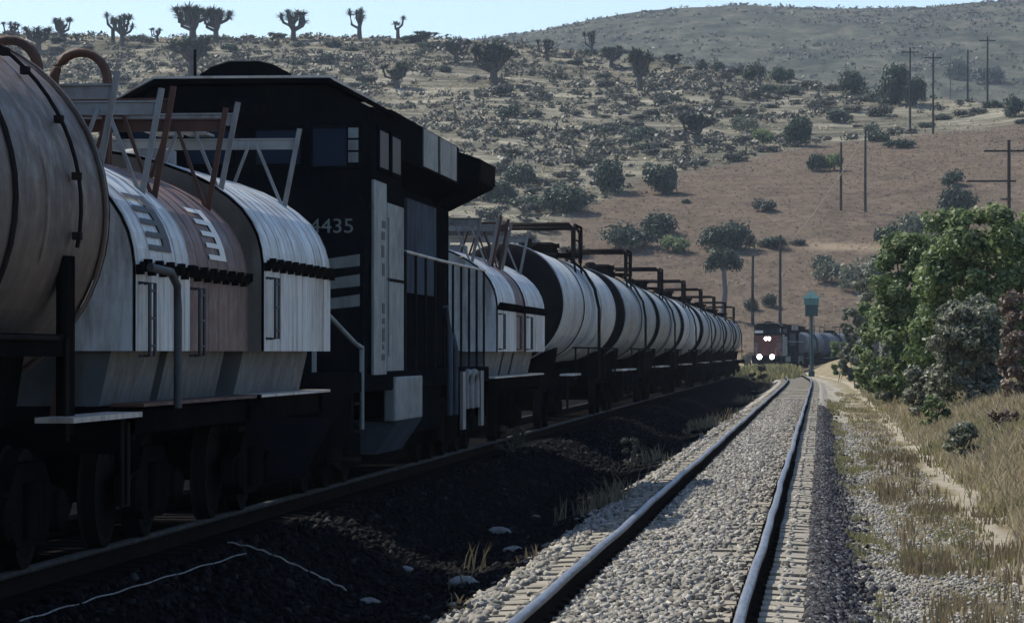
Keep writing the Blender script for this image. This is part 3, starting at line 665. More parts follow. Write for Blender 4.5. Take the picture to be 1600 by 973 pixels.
# ---------------------------------------------------------------- locomotive
def locomotive(loc, label, rz=0, lit=False, far=False):
    body = 'loco_black'; t = empty('locomotive', loc, label, 'locomotive', None, rz)
    Lr = 15.2
    u = MB(); u.box(-1.5, 1.5, -1.5, Lr, 1.18, 1.42); u.box(-.5, .5, -1.4, Lr - .1, .8, 1.18); u.build('underframe', body, t, .02)
    # nose and cab
    nz = [(1.50, 1.42), (1.50, 3.35), (1.36, 3.60), (-1.36, 3.60), (-1.50, 3.35), (-1.50, 1.42)]
    MB().prism(nz, -.5, .0).build('nose', 'loco_red' if far else body, t, .05)
    cabp = [(1.53, 1.42), (1.53, 4.55), (1.0, 4.82), (-1.0, 4.82), (-1.53, 4.55), (-1.53, 1.42)]
    MB().prism(cabp, .0, 3.0).build('cab', body, t, .03)
    rf = MB().prism([(1.60, 4.545), (1.04, 4.84), (-1.04, 4.84), (-1.60, 4.545), (-1.60, 4.60), (-1.05, 4.895), (1.05, 4.895), (1.60, 4.60)], -.14, 3.12).build('cab_roof', body, t)
    MB().prism([(1.60, 4.602), (1.055, 4.897), (-1.055, 4.897), (-1.60, 4.602), (-1.60, 4.625), (-1.055, 4.925), (1.055, 4.925), (1.60, 4.625)], -.20, -.08).build('roof_edge', 'edge', rf)  # pale strip paints sunlight along the front roof edge
    ac = MB().prism([(-.56, 4.90), (-.52, 4.97), (-.40, 5.04), (-.18, 5.11), (.18, 5.11), (.34, 5.07), (.44, 4.98), (.58, 4.90)], .0, 1.5).build('air_conditioner', body, t, .02)
    MB().prism([(-.42, 5.042), (-.18, 5.112), (.18, 5.112), (.36, 5.07), (.18, 5.125), (-.18, 5.125)], -.02, 1.52).build('cover_lip', 'steel_grey', ac)
    MB().tube([(-.68, .5, 4.85), (-.68, .5, 5.30)], .018, 6).build('antenna', 'steel_dark', t)
    MB().tube([(.10, .25, 4.9), (.16, .25, 5.03)], .025, 6).tube([(.10, .2, 5.02), (.22, .45, 5.03)], .03, 8).build('horn', 'steel_grey', t)
    for x0, x1 in ((.12, .72), (-.72, -.12)):
        wn = MB().box(x0, x1, -.035, .01, 3.85, 4.32).build('windshield', body, t, .01)
        MB().box(x0 + .04, x1 - .04, -.05, -.036, 3.89, 4.28).build('pane', 'glass', wn)
    for x0, x1 in ((.80, 1.40), (-1.40, -.80)):
        wn = MB().box(x0, x1, -.035, .01, 3.82, 4.36).build('side_window', body, t, .01)
        MB().box(x0 + .04, x1 - .16, -.05, -.036, 3.86, 4.30).build('pane', 'glass', wn)
    nb = MB()
    for q in range(3): nb.box(1.26, 1.38, -.052, -.037, 3.90 + q * .145, 4.02 + q * .145)
    nb.build('number_board', 'loco_white' if not far else 'edge', t)
    if far: MB().box(-1.45, -.55, -.06, -.037, 3.85, 4.12).build('white_number_board', 'stencil_white', t)
    for sx in (1, -1):                                    # cab sides: white door panels and windows
        p_ = MB(); a_, b_ = (1.531, 1.56) if sx > 0 else (-1.56, -1.531)
        p_.box(a_, b_, .02, 1.25, 1.38, 3.70); p_.build('side_panel', 'loco_white', t)
        d_ = MB().box(a_, b_ + .0, 1.33, 3.02, 1.42, 3.48).build('door', 'loco_white', t)
        MB().box(a_ + (.03 if sx > 0 else -.004), b_ + (.004 if sx > 0 else -.03), 1.33, 2.98, 2.52, 2.56).build('door_rail', 'steel_dark', d_)
        k_ = MB(); xx0, xx1 = (1.561, 1.566) if sx > 0 else (-1.566, -1.561); rr = random.Random(3)
        z = 1.55
        while z < 3.3:
            h_ = rr.uniform(.05, .16)
            if rr.random() < .75: k_.box(xx0, xx1, .72 + rr.uniform(0, .1), 1.02 + rr.uniform(-.1, .12), z, z + h_)
            z += h_ + rr.uniform(.03, .07)
        k_.box(xx0, xx1, 1.40, 1.46, 1.6, 3.3)
        k_.build('stencilled_lettering', 'stencil', t)
        for y0_ in (.5, 1.75):
            wn = MB().box(a_, b_, y0_, y0_ + .95, 3.82, 4.38).build('cab_window', body, t, .01)
            MB().box(a_ + (.025 if sx > 0 else -.006), b_ + (.006 if sx > 0 else -.025), y0_ + .06, y0_ + .89, 3.88, 4.32).build('pane', 'glass', wn)
    # running number and stripes on the front
    tm = text_mesh('4435', .30); tm.materials.append(M['cream'])
    o = link('running_number', tm, t); o.rotation_euler = (math.pi / 2, 0, 0); o.location = (1.13, -.508, 3.05); o.scale = (.88, .80, 1)
    for q in range(3):
        z = 2.14 + q * .235
        for sx in (-1, 1):
            MB().add([(sx * x, y, zz) for y in (-.512, -.506) for x, zz in ((.98, z), (1.46, z + .05), (1.46, z + .19), (.98, z + .12))],
                 [(0, 1, 2, 3), (7, 6, 5, 4), (0, 4, 5, 1), (1, 5, 6, 2), (2, 6, 7, 3), (3, 7, 4, 0)]).build('stripe', 'cream', t)
    # front platform, steps, hand rails, plough
    MB().box(-1.5, 1.5, -1.55, -1.35, .55, 1.40).add([(-1.3, -1.56, .9), (1.3, -1.56, .9), (1.0, -1.95, .22), (-1.0, -1.95, .22), (1.3, -1.36, .9), (-1.3, -1.36, .9)], [(0, 1, 2, 3), (4, 5, 3, 2), (1, 4, 2), (0, 3, 5)]).build('pilot', body, t)
    for sx in (-1, 1):
        b = MB(); b.tube([(sx * 1.05, -1.4, 2.25), (sx * 1.46, -.9, 1.75), (sx * 1.50, -.62, 1.7)], .028, 8); b.tube([(sx * 1.50, -.62, .75), (sx * 1.50, -.62, 1.72)], .028, 8); b.tube([(sx * 1.05, -1.4, 1.42), (sx * 1.05, -1.4, 2.25)], .028, 8)
        b.build('front_handrail', 'loco_white', t)
        for q in range(3): MB().box(min(sx * 1.2, sx * 1.5), max(sx * 1.2, sx * 1.5), -1.25, -.65, .40 + q * .32, .43 + q * .32).build('step', 'steel_dark', t)
        # side walkway rail with posts
        b = MB(); b.tube([(sx * 1.50, 3.7, 2.95), (sx * 1.50, 8, 2.94), (sx * 1.50, 14.4, 2.95)], .022, 8); b.build('walkway_handrail', 'edge', t)
        for q in range(10):
            y = 3.7 + q * 1.18; MB().tube([(sx * 1.50, y, 1.42), (sx * 1.50, y, 2.95)], .02, 6).build('stanchion', 'steel_dark', t)
        # boxes hung under the walkway
        bx = MB(); x0, x1 = sorted((sx * 1.38, sx * 1.53)); bx.box(x0, x1, 2.4, 5.4, .78, 1.34); bx.build('battery_box', 'loco_white', t, .02)
        MB().add([(sx * .9, 2.6, .775), (sx * 1.53, 2.6, .775), (sx * 1.25, 2.6, .36), (sx * .9, 2.6, .36), (sx * .9, 5.4, .775), (sx * 1.53, 5.4, .775), (sx * 1.25, 5.4, .36), (sx * .9, 5.4, .36)],
                 [(0, 1, 2, 3), (7, 6, 5, 4), (0, 4, 5, 1), (1, 5, 6, 2), (2, 6, 7, 3), (3, 7, 4, 0)]).build('box_skirt', 'loco_grey', t)
        for y in (10.6, 13.4): MB().box(min(sx * 1.50, sx * 1.545), max(sx * 1.50, sx * 1.545), y, y + .45, .50, 1.36).build('step_side', 'steel_grey', t)
        for y in (11.2, 12.1): MB().tube([(sx * 1.52, y, .8), (sx * 1.52, y, 1.15), (sx * 1.52, y + .2, 1.34), (sx * 1.52, y + .5, 1.34), (sx * 1.52, y + .68, 1.15), (sx * 1.52, y + .68, .8)], .06, 8).build('step_hoop', 'steel_grey', t)
        b = MB(); b.tube([(sx * 1.53, 8.3, 2.30), (sx * 1.57, 8.5, 1.9), (sx * 1.57, 8.5, .75)], .045, 8); b.tube([(sx * 1.53, 9.2, 1.9), (sx * 1.57, 9.25, 1.7), (sx * 1.57, 9.25, .75)], .045, 8); b.build('downpipe', 'loco_grey', t)
    MB().prism([(1.25, 1.17), (1.25, .55), (.95, .30), (-.95, .30), (-1.25, .55), (-1.25, 1.17)], 5.6, 10.2).build('fuel_tank', body, t, .03)
    # engine hood
    MB().box(-.92, .92, 3.05, 14.5, 1.42, 4.0).build('hood', body, t, .04)
    MB().prism([(.92, 4.0), (1.36, 4.18), (1.36, 4.76), (1.1, 4.80), (-1.1, 4.80), (-1.36, 4.76), (-1.36, 4.18), (-.92, 4.0)], 3.4, 11.8).build('upper_hood', body, t)
    MB().prism([(.92, 3.9), (1.62, 4.25), (1.66, 4.60), (1.3, 4.72), (-1.3, 4.72), (-1.66, 4.60), (-1.62, 4.25), (-.92, 3.9)], 12.1, 14.6).build('radiator', body, t)
    MB().box(-.35, .35, 8.9, 9.6, 4.80, 4.92).build('exhaust_stack', 'steel_dark', t, .02)
    for y in (4.6, 6.2): MB().lathe_z([(4.79, .5), (4.88, .5), (4.885, .42), (4.84, .40), (4.84, .001)], 0, y, 24).build('fan', 'steel_dark', t)
    for sx in (-1, 1):
        for y0_, y1_ in ((6.9, 8.7), (9.0, 11.3)):
            MB().box(min(sx * 1.362, sx * 1.38), max(sx * 1.362, sx * 1.38), y0_, y1_, 4.22, 4.74).build('vent_panel', 'loco_white' if y0_ < 8 else 'steel_grey', t)
        g_ = MB().box(min(sx * .922, sx * .97), max(sx * .922, sx * .97), 8.4, 12.2, 2.5, 3.85).build('grey_panel', 'loco_grey', t)  # grey sheet paints a sheen on the black hood
        for q in range(8):
            y = 3.3 + q * .62; MB().box(min(sx * .922, sx * .95), max(sx * .922, sx * .95), y, y + .55, 1.55, 3.7).build('hood_door', body, t, .008)
        for q in range(9): MB().box(min(sx * 1.63, sx * 1.67), max(sx * 1.63, sx * 1.67), 12.2 + q * .26, 12.36 + q * .26, 4.28, 4.57).build('louvre', 'steel_dark', t)
    hl = MB().box(-.30, .30, -.16, -.04, 4.42, 4.68).build('headlight_box', body, t, .02)
    for sx in (-.14, .14): MB().lathe_y([(-.19, .001), (-.19, .10 if lit else .07), (-.16, .11 if lit else .08)], sx, 4.55, 18).build('headlight', body, hl)
    if lit:
        for sx in (-.10, .10): MB().lathe_y([(-.54, .001), (-.54, .17), (-.50, .19)], sx * 1.6, 3.25, 20).build('headlight', 'lamp', t)
        for sx in (-.62, .62): MB().lathe_y([(-1.60, .001), (-1.60, .24), (-1.56, .26)], sx * 1.1, 1.30, 20).build('ditch_light', 'lamp', t)
    for y in (1.2, 12.9): bogie(t, y, (-1.75, 0, 1.75))
    coupler(t, -1.5, -1); coupler(t, Lr, 1)
    return t
YL = Yat(580, SIDE_AX + 1.53)
locomotive((SIDE_AX, YL, SIDE_Z), 'black locomotive with white cab side and number 4435 on its front')

yc0 = YL + 16.2; yc1 = Yat(851, XS)
wc = (yc1 - yc0)
hopper(yc0, wc, [('hop_white', wc * .36), ('hop_brown', wc * .20), ('hop_white', wc * .44)], 2.42, 'white hopper car with a brown middle just behind the black locomotive', marks=False, endm='hop_white')

tank_fronts = [(880, 'tank_white'), (975, 'tank_grey'), (1031, 'tank_grey'), (1069, 'tank_white'), (1098, 'tank_grey'), (1119, 'tank_dull'), (1136, 'tank_dull')]
ordn = ['first tank car behind the hopper, dirty white with a black end', 'second tank car behind the hopper, grey with rusty streaks', 'third tank car behind the hopper, grey with black end',
        'fourth tank car behind the hopper, pale with bright top', 'fifth tank car behind the hopper, greyish', 'third tank car from the far end of the train, dull grey', 'second last tank car of the long standing train']
ys = [Yat(x, SIDE_AX + 1.30) for x, _ in tank_fronts] + [Yat(1151, SIDE_AX + 1.30)]
for i, (x, m_) in enumerate(tank_fronts):
    tank_car(ys[i] - .8, ys[i + 1] - ys[i] - 2.0, 1.30 + (.03 if i % 3 == 1 else 0), ordn[i], m_, 'head_dark', seed=i + 5, bands=(4, 3, 3, 4, 3, 3, 3)[i])
tank_car(ys[-1] - .8, 18, 1.30, 'last visible tank car at the far end of the standing train', 'tank_dull', 'head_dark', seed=30)

# the train that comes towards us round the bend
def on_path(Y): return NEAR_AX + float(shift(Y))
YO = 379.0
def heading(Ya, Yb): return -math.atan2(on_path(Yb) - on_path(Ya), Yb - Ya)
locomotive((on_path(YO), YO, 0), 'oncoming locomotive with three bright headlights on the far curve', -R_(9.0), lit=True, far=True)
y = YO + 17.2
for i, (L_, m_) in enumerate(((13, 'tank_far'), (13, 'tank_far'), (14, 'tank_far'))):
    x0 = NEAR_AX - 4.4 + math.tan(R_(9.0)) * (y - YO) + 0.010 * max(y - 396, 0) ** 1.3
    tank_car(y, L_, 1.35, ['dark grey tank car coupled behind the oncoming locomotive', 'second dark tank car behind the oncoming locomotive', 'last dark tank car of the oncoming train by the green bushes'][i], m_, 'tank_far', ax=x0, zr=0, rz=-R_(10 + 3 * i), seed=50 + i, loop=False, group='tank cars of the oncoming train')
    y += L_ + 1.0

# ================================================================== SIGNAL, POLES
def signal_mast():
    p = Vector((at(1268, 580, 318).x, at(1268, 580, 318).y, 0)); p.z = Hs(p.x, p.y)
    t = empty('signal_mast', p, 'tall green signal box with pointed hood on a post', 'signal')
    MB().tube([(0, 0, -.2), (0, 0, 5.6)], .13, 12).build('post', 'teal_dark', t)
    MB().box(-.28, .28, -.28, .28, -.1, .5).build('base', 'teal_dark', t, .03)
    MB().box(-.58, .58, -.35, .35, 5.45, 6.45).build('box', 'teal_dark', t, .05)
    MB().box(-.66, .66, -.42, .42, 6.46, 7.05).add([(-.86, -.5, 7.05), (.86, -.5, 7.05), (.86, .5, 7.05), (-.86, .5, 7.05), (-.12, 0, 7.72), (.12, 0, 7.72)], [(0, 1, 5, 4), (1, 2, 5), (2, 3, 4, 5), (3, 0, 4), (3, 2, 1, 0)]).build('hood', 'teal', t)
    b = MB(); 
    for sx in (-.2, .2): b.tube([(sx, .3, .1), (sx, .3, 5.6)], .025, 6)
    for q in range(17): b.tube([(-.2, .3, .3 + q * .31), (.2, .3, .3 + q * .31)], .015, 5)
    b.build('ladder', 'teal_dark', t)
signal_mast()
poles = [(1422, 75, 207, 1, 'utility pole beside the grey trees at the top of the brown field'), (1458, 83, 209, 1, 'utility pole right of the grey trees at the top of the brown field'),
         (1512, 78, 160, 0, 'far thin pole on the upper slope, leftmost of three'), (1543, 58, 163, 1, 'tallest far pole on the upper slope'), (1485, 85, 155, 0, 'faint far pole nearest the utility poles on the upper slope'),
         (1314, 225, 331, 0, 'left pole of the pair standing mid field'), (1352, 205, 333, 0, 'right pole of the pair standing mid field'),
         (1176, 400, 508, 0, 'thin pole low on the slope above the oncoming locomotive, left'), (1219, 368, 510, 0, 'pole low on the slope above the oncoming train, right')]
for x, yt, yb_, arm, lab in poles:
    p, d = hit(x, yb_); hgt = (yb_ - yt) * d / FPX
    t = empty('utility_pole', p, lab, 'pole', 'poles on the hillside')
    MB().tube([(0, 0, -1), (0, 0, hgt * .5), (.05, 0, hgt)], [.22, .19, .15], 8).build('shaft', 'wood_pole', t)
    if arm:
        MB().box(-1.6, 1.6, -.28, -.14, hgt - 1.0, hgt - .8).build('crossarm', 'wood_pole', t)
        for q in (-1.4, -.6, .6, 1.4): MB().lathe_z([(hgt - .8, .07), (hgt - .6, .09), (hgt - .5, .03)], q, -.2, 8).build('insulator', 'steel_grey', t)
p = at(1577, 560, 300); p.z = Hs(p.x, p.y); ztop = at(1577, 219, 300).z - p.z; zA = at(1577, 236, 300).z - p.z; zB = at(1577, 283, 300).z - p.z
t = empty('telephone_pole', p, 'near telephone pole with two crossarms above the green tree', 'pole')
MB().tube([(0, 0, -1), (0, 0, ztop)], [.20, .14], 10).build('shaft', 'wood_pole', t)
MB().box(-2.1, 2.1, -.26, -.13, zA - .08, zA + .08).build('crossarm', 'wood_pole', t)
MB().box(-3.6, .6, -.26, -.13, zB - .08, zB + .08).build('crossarm', 'wood_pole', t)
for q in (-1.9, -1.2, 1.2, 1.9): MB().lathe_z([(zA + .08, .05), (zA + .26, .08), (zA + .32, .02)], q, -.2, 8).build('insulator', 'steel_grey', t)
# pale guy line
p0, d0 = hit(1238, 376); p1, d1 = hit(1352, 333); top = p1 + Vector((0, 0, (333 - 212) * d1 / FPX))
mid = (p0 + top) / 2 - Vector((0, 0, .8))
tag(MB().tube([p0, (p0 + mid) / 2 - Vector((0, 0, .3)), mid, (top + mid) / 2 - Vector((0, 0, .3)), top], .05, 6).build('guy_line', 'line'), 'pale line slanting down the brown field from the mid field pole', 'cable')

# ================================================================== PLANTS
def leaves(centers, radii, per, size, seed, up=.35, aspect=1.7, shell=.55):
    """many leaf faces spread through clumps; every leaf has its own tint"""
    r = np.random.default_rng(seed); C = np.repeat(np.asarray(centers, float), per, 0); Rr = np.repeat(np.asarray(radii, float), per, 0)
    k = len(C); d = r.normal(size=(k, 3)); d /= np.linalg.norm(d, axis=1)[:, None]
    rad = (shell + (1 - shell) * r.random(k) ** .7) * (1 + .5 * r.random(k) ** 3); rad *= np.where(r.random(k) < .15, r.random(k), 1)
    P = C + d * rad[:, None] * Rr
    nrm = d + r.normal(size=(k, 3)) * .7 + np.array([0, 0, up]); nrm /= np.linalg.norm(nrm, axis=1)[:, None]
    a = np.cross(nrm, r.normal(size=(k, 3))); a /= np.linalg.norm(a, axis=1)[:, None]; b_ = np.cross(nrm, a)
    s = size * r.uniform(.6, 1.35, k)[:, None]; a *= s * .5 * aspect; b_ *= s * .5
    V = np.stack([P - a, P + b_ * .9 - a * .1, P + a, P - b_ * .9 + a * .1], 1).reshape(-1, 3)
    F = np.arange(k * 4).reshape(-1, 4)
    ct = np.repeat(r.normal(0, .14, len(centers)), per)
    tint = np.clip(r.normal(.5, .2, k) + ct, 0, 1)
    return V, F, np.repeat(tint, 4)
def clumps(seed, k, squash=.8, flat=False):
    r = np.random.default_rng(seed); cs = []; rs = []
    for i in range(k):
        th = r.uniform(0, 2 * math.pi); el = r.uniform(-.35, 1.1); rad = r.uniform(.30, .74)
        cs.append((rad * math.cos(th) * math.cos(el), rad * math.sin(th) * math.cos(el), .40 + (rad * math.sin(el)) * .62)); q = r.uniform(.22, .38); rs.append((q, q, q * squash))
    return cs, rs
def crown_mesh(seed, k=14, per=60, size=.11, squash=.8, material='leaf_hill', flat=False):
    cs, rs = clumps(seed, k, squash, flat); V, F, tn = leaves(cs, rs, per, size, seed + 1); me = np_mesh('crown', V, F, tn); me.materials.append(M[material]); return me
def trunk_mesh(seed, m_='bark', bare=False):
    r = random.Random(seed); b = MB(); b.tube([(0, 0, -.1), (.02, 0, .2), (.0, .02, .42)], [.055, .04, .03], 7)
    for q in range(5):
        a = q * 1.256 + r.uniform(-.4, .4); e = r.uniform(.3, .55)
        b.tube([(0, .01, .22 + .04 * q), (.2 * math.cos(a), .2 * math.sin(a), .38 + .05 * q), (e * math.cos(a), e * math.sin(a), .62 + r.uniform(-.1, .15))], [.028, .02, .008], 5)
    me = b.mesh('trunk'); me.materials.append(M[m_]); return me
CH = [crown_mesh(100 + i, 22, 100, .085, .85, 'leaf_hill') for i in range(6)]
CS = [crown_mesh(140 + i, 14, 80, .10, .75, 'leaf_scrub') for i in range(6)]
TR = [trunk_mesh(i) for i in range(3)]; TRP = trunk_mesh(9, 'bark_pale')
def hill_tree(px, py, wpx, hpx, label, crown=None, name='hill_tree', cat='tree', group='trees on the hillside', trunk=None, rz=None):
    p, d = hit(px, py); W = wpx * d / FPX / 2 / .95; Hh = hpx * d / FPX / 1.08
    t = empty(name, p, label, cat, group, rnd.uniform(0, 6.28) if rz is None else rz)
    place('crown', crown or rnd.choice(CH), t, (0, 0, -.04 * Hh), 0, (W, W, Hh)); place('trunk', trunk or rnd.choice(TR), t, (0, 0, 0), 0, (W, W, Hh))
    return t
G_ = CS[0].copy(); G_.materials.clear(); G_.materials.append(M['leaf_green']); GG = CS[2].copy(); GG.materials.clear(); GG.materials.append(M['leaf_grey'])
HT = [(1028, 366, 62, 42, 'dark dome-shaped tree above the tank cars on the field edge', None), (985, 391, 95, 45, 'broad dark bush mass nearest behind the tank car tops', None),
      (1052, 395, 55, 36, 'lighter bush between the dark dome tree and the big green tree', G_), (1122, 391, 62, 46, 'left half of the big dark green tree clump on the field', None), (1155, 392, 62, 56, 'right taller half of the big dark green clump on the field', None),
      (1275, 268, 38, 36, 'small round dark bush on the upper field, left of its pair', None), (1304, 268, 36, 36, 'lighter bush of the pair on the upper field', G_),
      (1252, 229, 54, 60, 'dark upright tree at the upper edge of the brown field', None), (1192, 224, 40, 30, 'bright green bush beside the upper field edge', G_),
      (1331, 147, 48, 46, 'round dark tree alone on the upper scrub slope', None), (1180, 126, 46, 32, 'dark tree row on the upper slope, left tree', None), (1222, 130, 44, 30, 'dark tree row on the upper slope, right tree', None),
      (1094, 113, 26, 22, 'small dark tree left of the upper tree row', None), (1122, 114, 24, 20, 'small dark tree next to the upper tree row', None), (1586, 182, 40, 38, 'round dark tree at the right edge on the upper field', None),
      (1490, 291, 44, 28, 'small dark bush above the big roadside tree', None), (1500, 336, 74, 52, 'dark bush just behind the big roadside tree top', None), (1388, 388, 50, 42, 'dark bush left of the big roadside tree top', None),
      (955, 302, 72, 62, 'dark green tree left of the field corner', None), (1035, 304, 62, 60, 'tree with a visible stem at the field corner', None), (882, 332, 90, 50, 'blue-green bush right of the locomotive roof end', None),
      (815, 292, 60, 44, 'dark bush just above the locomotive rear', None), (1205, 480, 30, 26, 'small dark bush above the oncoming locomotive', None), (1172, 484, 28, 22, 'low dark bush left of the small bush above the oncoming train', None),
      (1300, 442, 60, 42, 'grey green bush behind the signal box', GG), (1345, 455, 80, 62, 'larger grey bush right of the signal box', GG), (1370, 222, 52, 22, 'low dark bush by the right mid field pole', None),
      (1212, 388, 60, 20, 'low bush at the foot of the pale guy line', None), (1290, 425, 46, 30, 'dark bush above the signal box', None), (1440, 375, 90, 50, 'hazy grey bush behind the roadside trees', GG),
      (1400, 165, 60, 84, 'tall sparse grey tree between the upper poles', None), (1432, 168, 40, 60, 'second sparse grey tree by the upper poles', None), (1498, 125, 46, 40, 'far pale tree near the three upper poles', None), (1545, 130, 60, 30, 'far low trees patch right of the upper poles', None),
      (1312, 190, 54, 24, 'dark low bush on the upper field rim', None), (1160, 205, 60, 30, 'grey bush left of the bright green bush', GG), (780, 318, 60, 40, 'dark scrub tree close above the locomotive radiator', None), (640, 240, 40, 26, 'low dark bush over the locomotive cab side', None)]
for x, y, w_, h_, lab, cm in HT: hill_tree(x, y, w_, h_, lab, cm)
# slanting pale-trunked tree
p, d = hit(1128, 500); s_ = d / FPX
t = empty('pale_tree', p, 'flat-crowned tree on a slanting pale trunk above the tank cars', 'tree')
MB().tube([(0, 0, -.5), (.5 * s_ * 10, 0, 45 * s_), (.2 * s_ * 10, 0, 95 * s_)], [.50, .36, .26], 10).tube([(4 * s_, 0, 75 * s_), (-14 * s_, 0, 100 * s_)], [.2, .1], 6).tube([(4 * s_, 0, 80 * s_), (22 * s_, 0, 102 * s_)], [.2, .1], 6).build('trunk', 'bark_pale', t)
place('crown', CH[1], t, (2 * s_, 0, 74 * s_), 0, (33 * s_, 33 * s_, 40 * s_))

def yucca_mesh(seed, arms):
    """trunk and arms in one mesh, the spiky heads in another"""
    r = random.Random(seed); b = MB(); b.tube([(0, 0, -.05), (.01, 0, .25), (0, 0, .5)], [.075, .06, .05], 8); heads = []
    for q in range(arms):
        a = q * 2 * math.pi / max(arms, 1) + r.uniform(-.3, .3); o_ = r.uniform(.08, .32); zt = r.uniform(.5, .88); z0 = r.uniform(.25, .5)
        b.tube([(0, 0, z0), (o_ * .8 * math.cos(a), o_ * .8 * math.sin(a), z0 + .14), (o_ * math.cos(a), o_ * math.sin(a), zt)], [.045, .04, .035], 6); heads.append((o_ * math.cos(a), o_ * math.sin(a), zt))
    heads.append((0, 0, .62)); tm_ = b.mesh('trunk'); tm_.materials.append(M['bark'])
    g = np.random.default_rng(seed); V = []
    for h in heads:
        for q in range(80):
            d_ = g.normal(size=3); d_[2] = abs(d_[2]) * .9 - .35; d_ /= np.linalg.norm(d_); L_ = g.uniform(.11, .19); sd = np.cross(d_, [0, 0, 1.]); sd /= max(np.linalg.norm(sd), .01); sd *= .017
            c0 = np.array(h); V += [c0 - sd, c0 + sd, c0 + d_ * L_ + sd * .4, c0 + d_ * L_ - sd * .4]
    V = np.array(V); me = np_mesh('crown', V, np.arange(len(V)).reshape(-1, 4), np.repeat(g.normal(.35, .2, len(V) // 4).clip(0, 1), 4)); me.materials.append(M['leaf_hill']); return tm_, me
YU = [yucca_mesh(1, 5), yucca_mesh(2, 10), yucca_mesh(3, 16), yucca_mesh(4, 2)]
yuc = [(95, 66, 30, 42, 1, 'bushy yucca on the left skyline, first from the left edge'), (176, 68, 16, 48, 3, 'thin yucca stem beside the stout skyline yucca'), (190, 72, 34, 54, 1, 'stout yucca on the skyline above the brown tank car'),
       (302, 66, 56, 58, 2, 'left half of the big many-headed skyline yucca pair'), (338, 66, 44, 54, 2, 'right half of the big many-headed skyline yucca pair'), (458, 64, 40, 52, 1, 'dark pointed yucca on the skyline above the locomotive roof'),
       (562, 62, 36, 50, 0, 'spindly branching yucca on the skyline right of the locomotive'), (622, 62, 14, 36, 3, 'single-stem yucca at the right end of the skyline'), (60, 80, 44, 40, 1, 'broad yucca just below the left skyline'),
       (20, 64, 30, 30, 0, 'small yucca at the extreme left skyline'), (665, 68, 34, 20, 1, 'low yucca clump where the near ridge dips'), (246, 66, 22, 22, 0, 'low yucca between the big skyline yuccas'),
       (1000, 142, 46, 66, 2, 'tall dark many-armed yucca mid slope'), (955, 108, 34, 38, 1, 'cactus-like yucca near the ridge line'), (772, 134, 60, 66, 2, 'large grey yucca on the middle of the slope'),
       (1090, 226, 50, 48, 2, 'dark spiny yucca right above the brown field'), (300, 118, 70, 60, 2, 'broad dark yucca behind the locomotive antenna'), (620, 138, 46, 40, 1, 'yucca above the locomotive side windows'),
       (712, 100, 44, 40, 1, 'yucca below the dip of the ridge'), (855, 95, 30, 34, 0, 'thin yucca on the right part of the ridge'), (925, 88, 26, 40, 0, 'thin branching yucca before the far hill'), (1050, 108, 30, 26, 1, 'squat yucca left of the upper tree row')]
for x, y, w_, h_, kk, lab in yuc:
    p, d = hit(x, y)
    if d > 1000: d = 850.0; p = at(x, y, d); p.z = Hs(p.x, p.y)
    t = empty('yucca', p, lab, 'yucca', 'yuccas on the hillside', rnd.uniform(0, 6.28)); W = w_ * d / FPX / (.62 if kk != 3 else .3); Hh = h_ * d / FPX / .98
    place('trunk', YU[kk][0], t, (0, 0, 0), 0, (W, W, Hh)); place('crown', YU[kk][1], t, (0, 0, 0), 0, (W, W, Hh))

# low scrub bushes one by one on the slope, then the small stuff as one mass
k = 0; tries = 0
while k < 230 and tries < 6000:
    tries += 1; px = rnd.uniform(-30, 1630); py = rnd.uniform(48, 420); p, d = hit(px, py)
    if d > 900 or d < 450: continue
    fw = float(field_w(np.array([p.x]), np.array([p.y]))[0])
    if fw > .4 and rnd.random() > .04: continue
    if px < 760 and py > 150: continue
    s = rnd.uniform(.9, 2.5) * (1.25 if rnd.random() < .2 else 1)
    o = place('scrub_bush', rnd.choice(CS), None, p - Vector((0, 0, .15)), rnd.uniform(0, 6.28), (s * rnd.uniform(.9, 1.5), s * rnd.uniform(.9, 1.5), s * rnd.uniform(.6, 1.0)))
    if rnd.random() < .3:
        o.data = rnd.choice(CH)
    tag(o, 'low scrub bush scattered on the dry hillside', 'bush', 'low scrub bushes on the hillside'); k += 1
def scrub_mass(name, k, y0, y1, u0, u1, size, m_, fieldmode, seed, per=5, lf=.9):
    g = np.random.default_rng(seed); Y = np.sqrt(g.uniform(y0 ** 2, y1 ** 2, k)); X = g.uniform(u0, u1, k) * Y
    fw = field_w(X, Y) if y0 < 900 else np.zeros(k)
    pat = fbm(X * .6, Y, 22, seed) + fbm(X, Y, 7, seed + 2) * .6
    ok = (pat > (-.15 if fieldmode == 0 else -9)) & ((fw < .5) if fieldmode == 0 else (fw > .5)); X, Y = X[ok], Y[ok]; kk = len(X)
    s = size * g.uniform(.5, 1.5, kk); C = np.stack([X, Y, H(X, Y) + s * .3], -1); Rr = np.stack([s * 1.2, s * 1.2, s * .7], -1)
    V, F, tn = leaves(C, Rr, per, 1.0, seed, shell=.2)
    cen = V.reshape(-1, 4, 3).mean(1, keepdims=True); V = ((V.reshape(-1, 4, 3) - cen) * np.repeat(s * lf, per)[:, None, None] + cen).reshape(-1, 3)
    return tag(link(name, np_mesh(name, V, F, tn), None, M[m_]), kind='stuff')
scrub_mass('hill_scrub', 12000, 470, 900, -.26, .09, .75, 'leaf_scrub', 0, 21, 14, .55)
scrub_mass('hill_dry_grass', 12000, 470, 900, -.26, .09, .5, 'straw', 0, 22, 5, .6)
scrub_mass('hill_dark_scrub', 2400, 480, 900, -.26, .09, 1.1, 'leaf_scrub', 0, 23, 40, .36)
scrub_mass('field_stubble', 26000, 448, 700, -.12, .09, .20, 'leaf_stub', 1, 24, 4, .6)
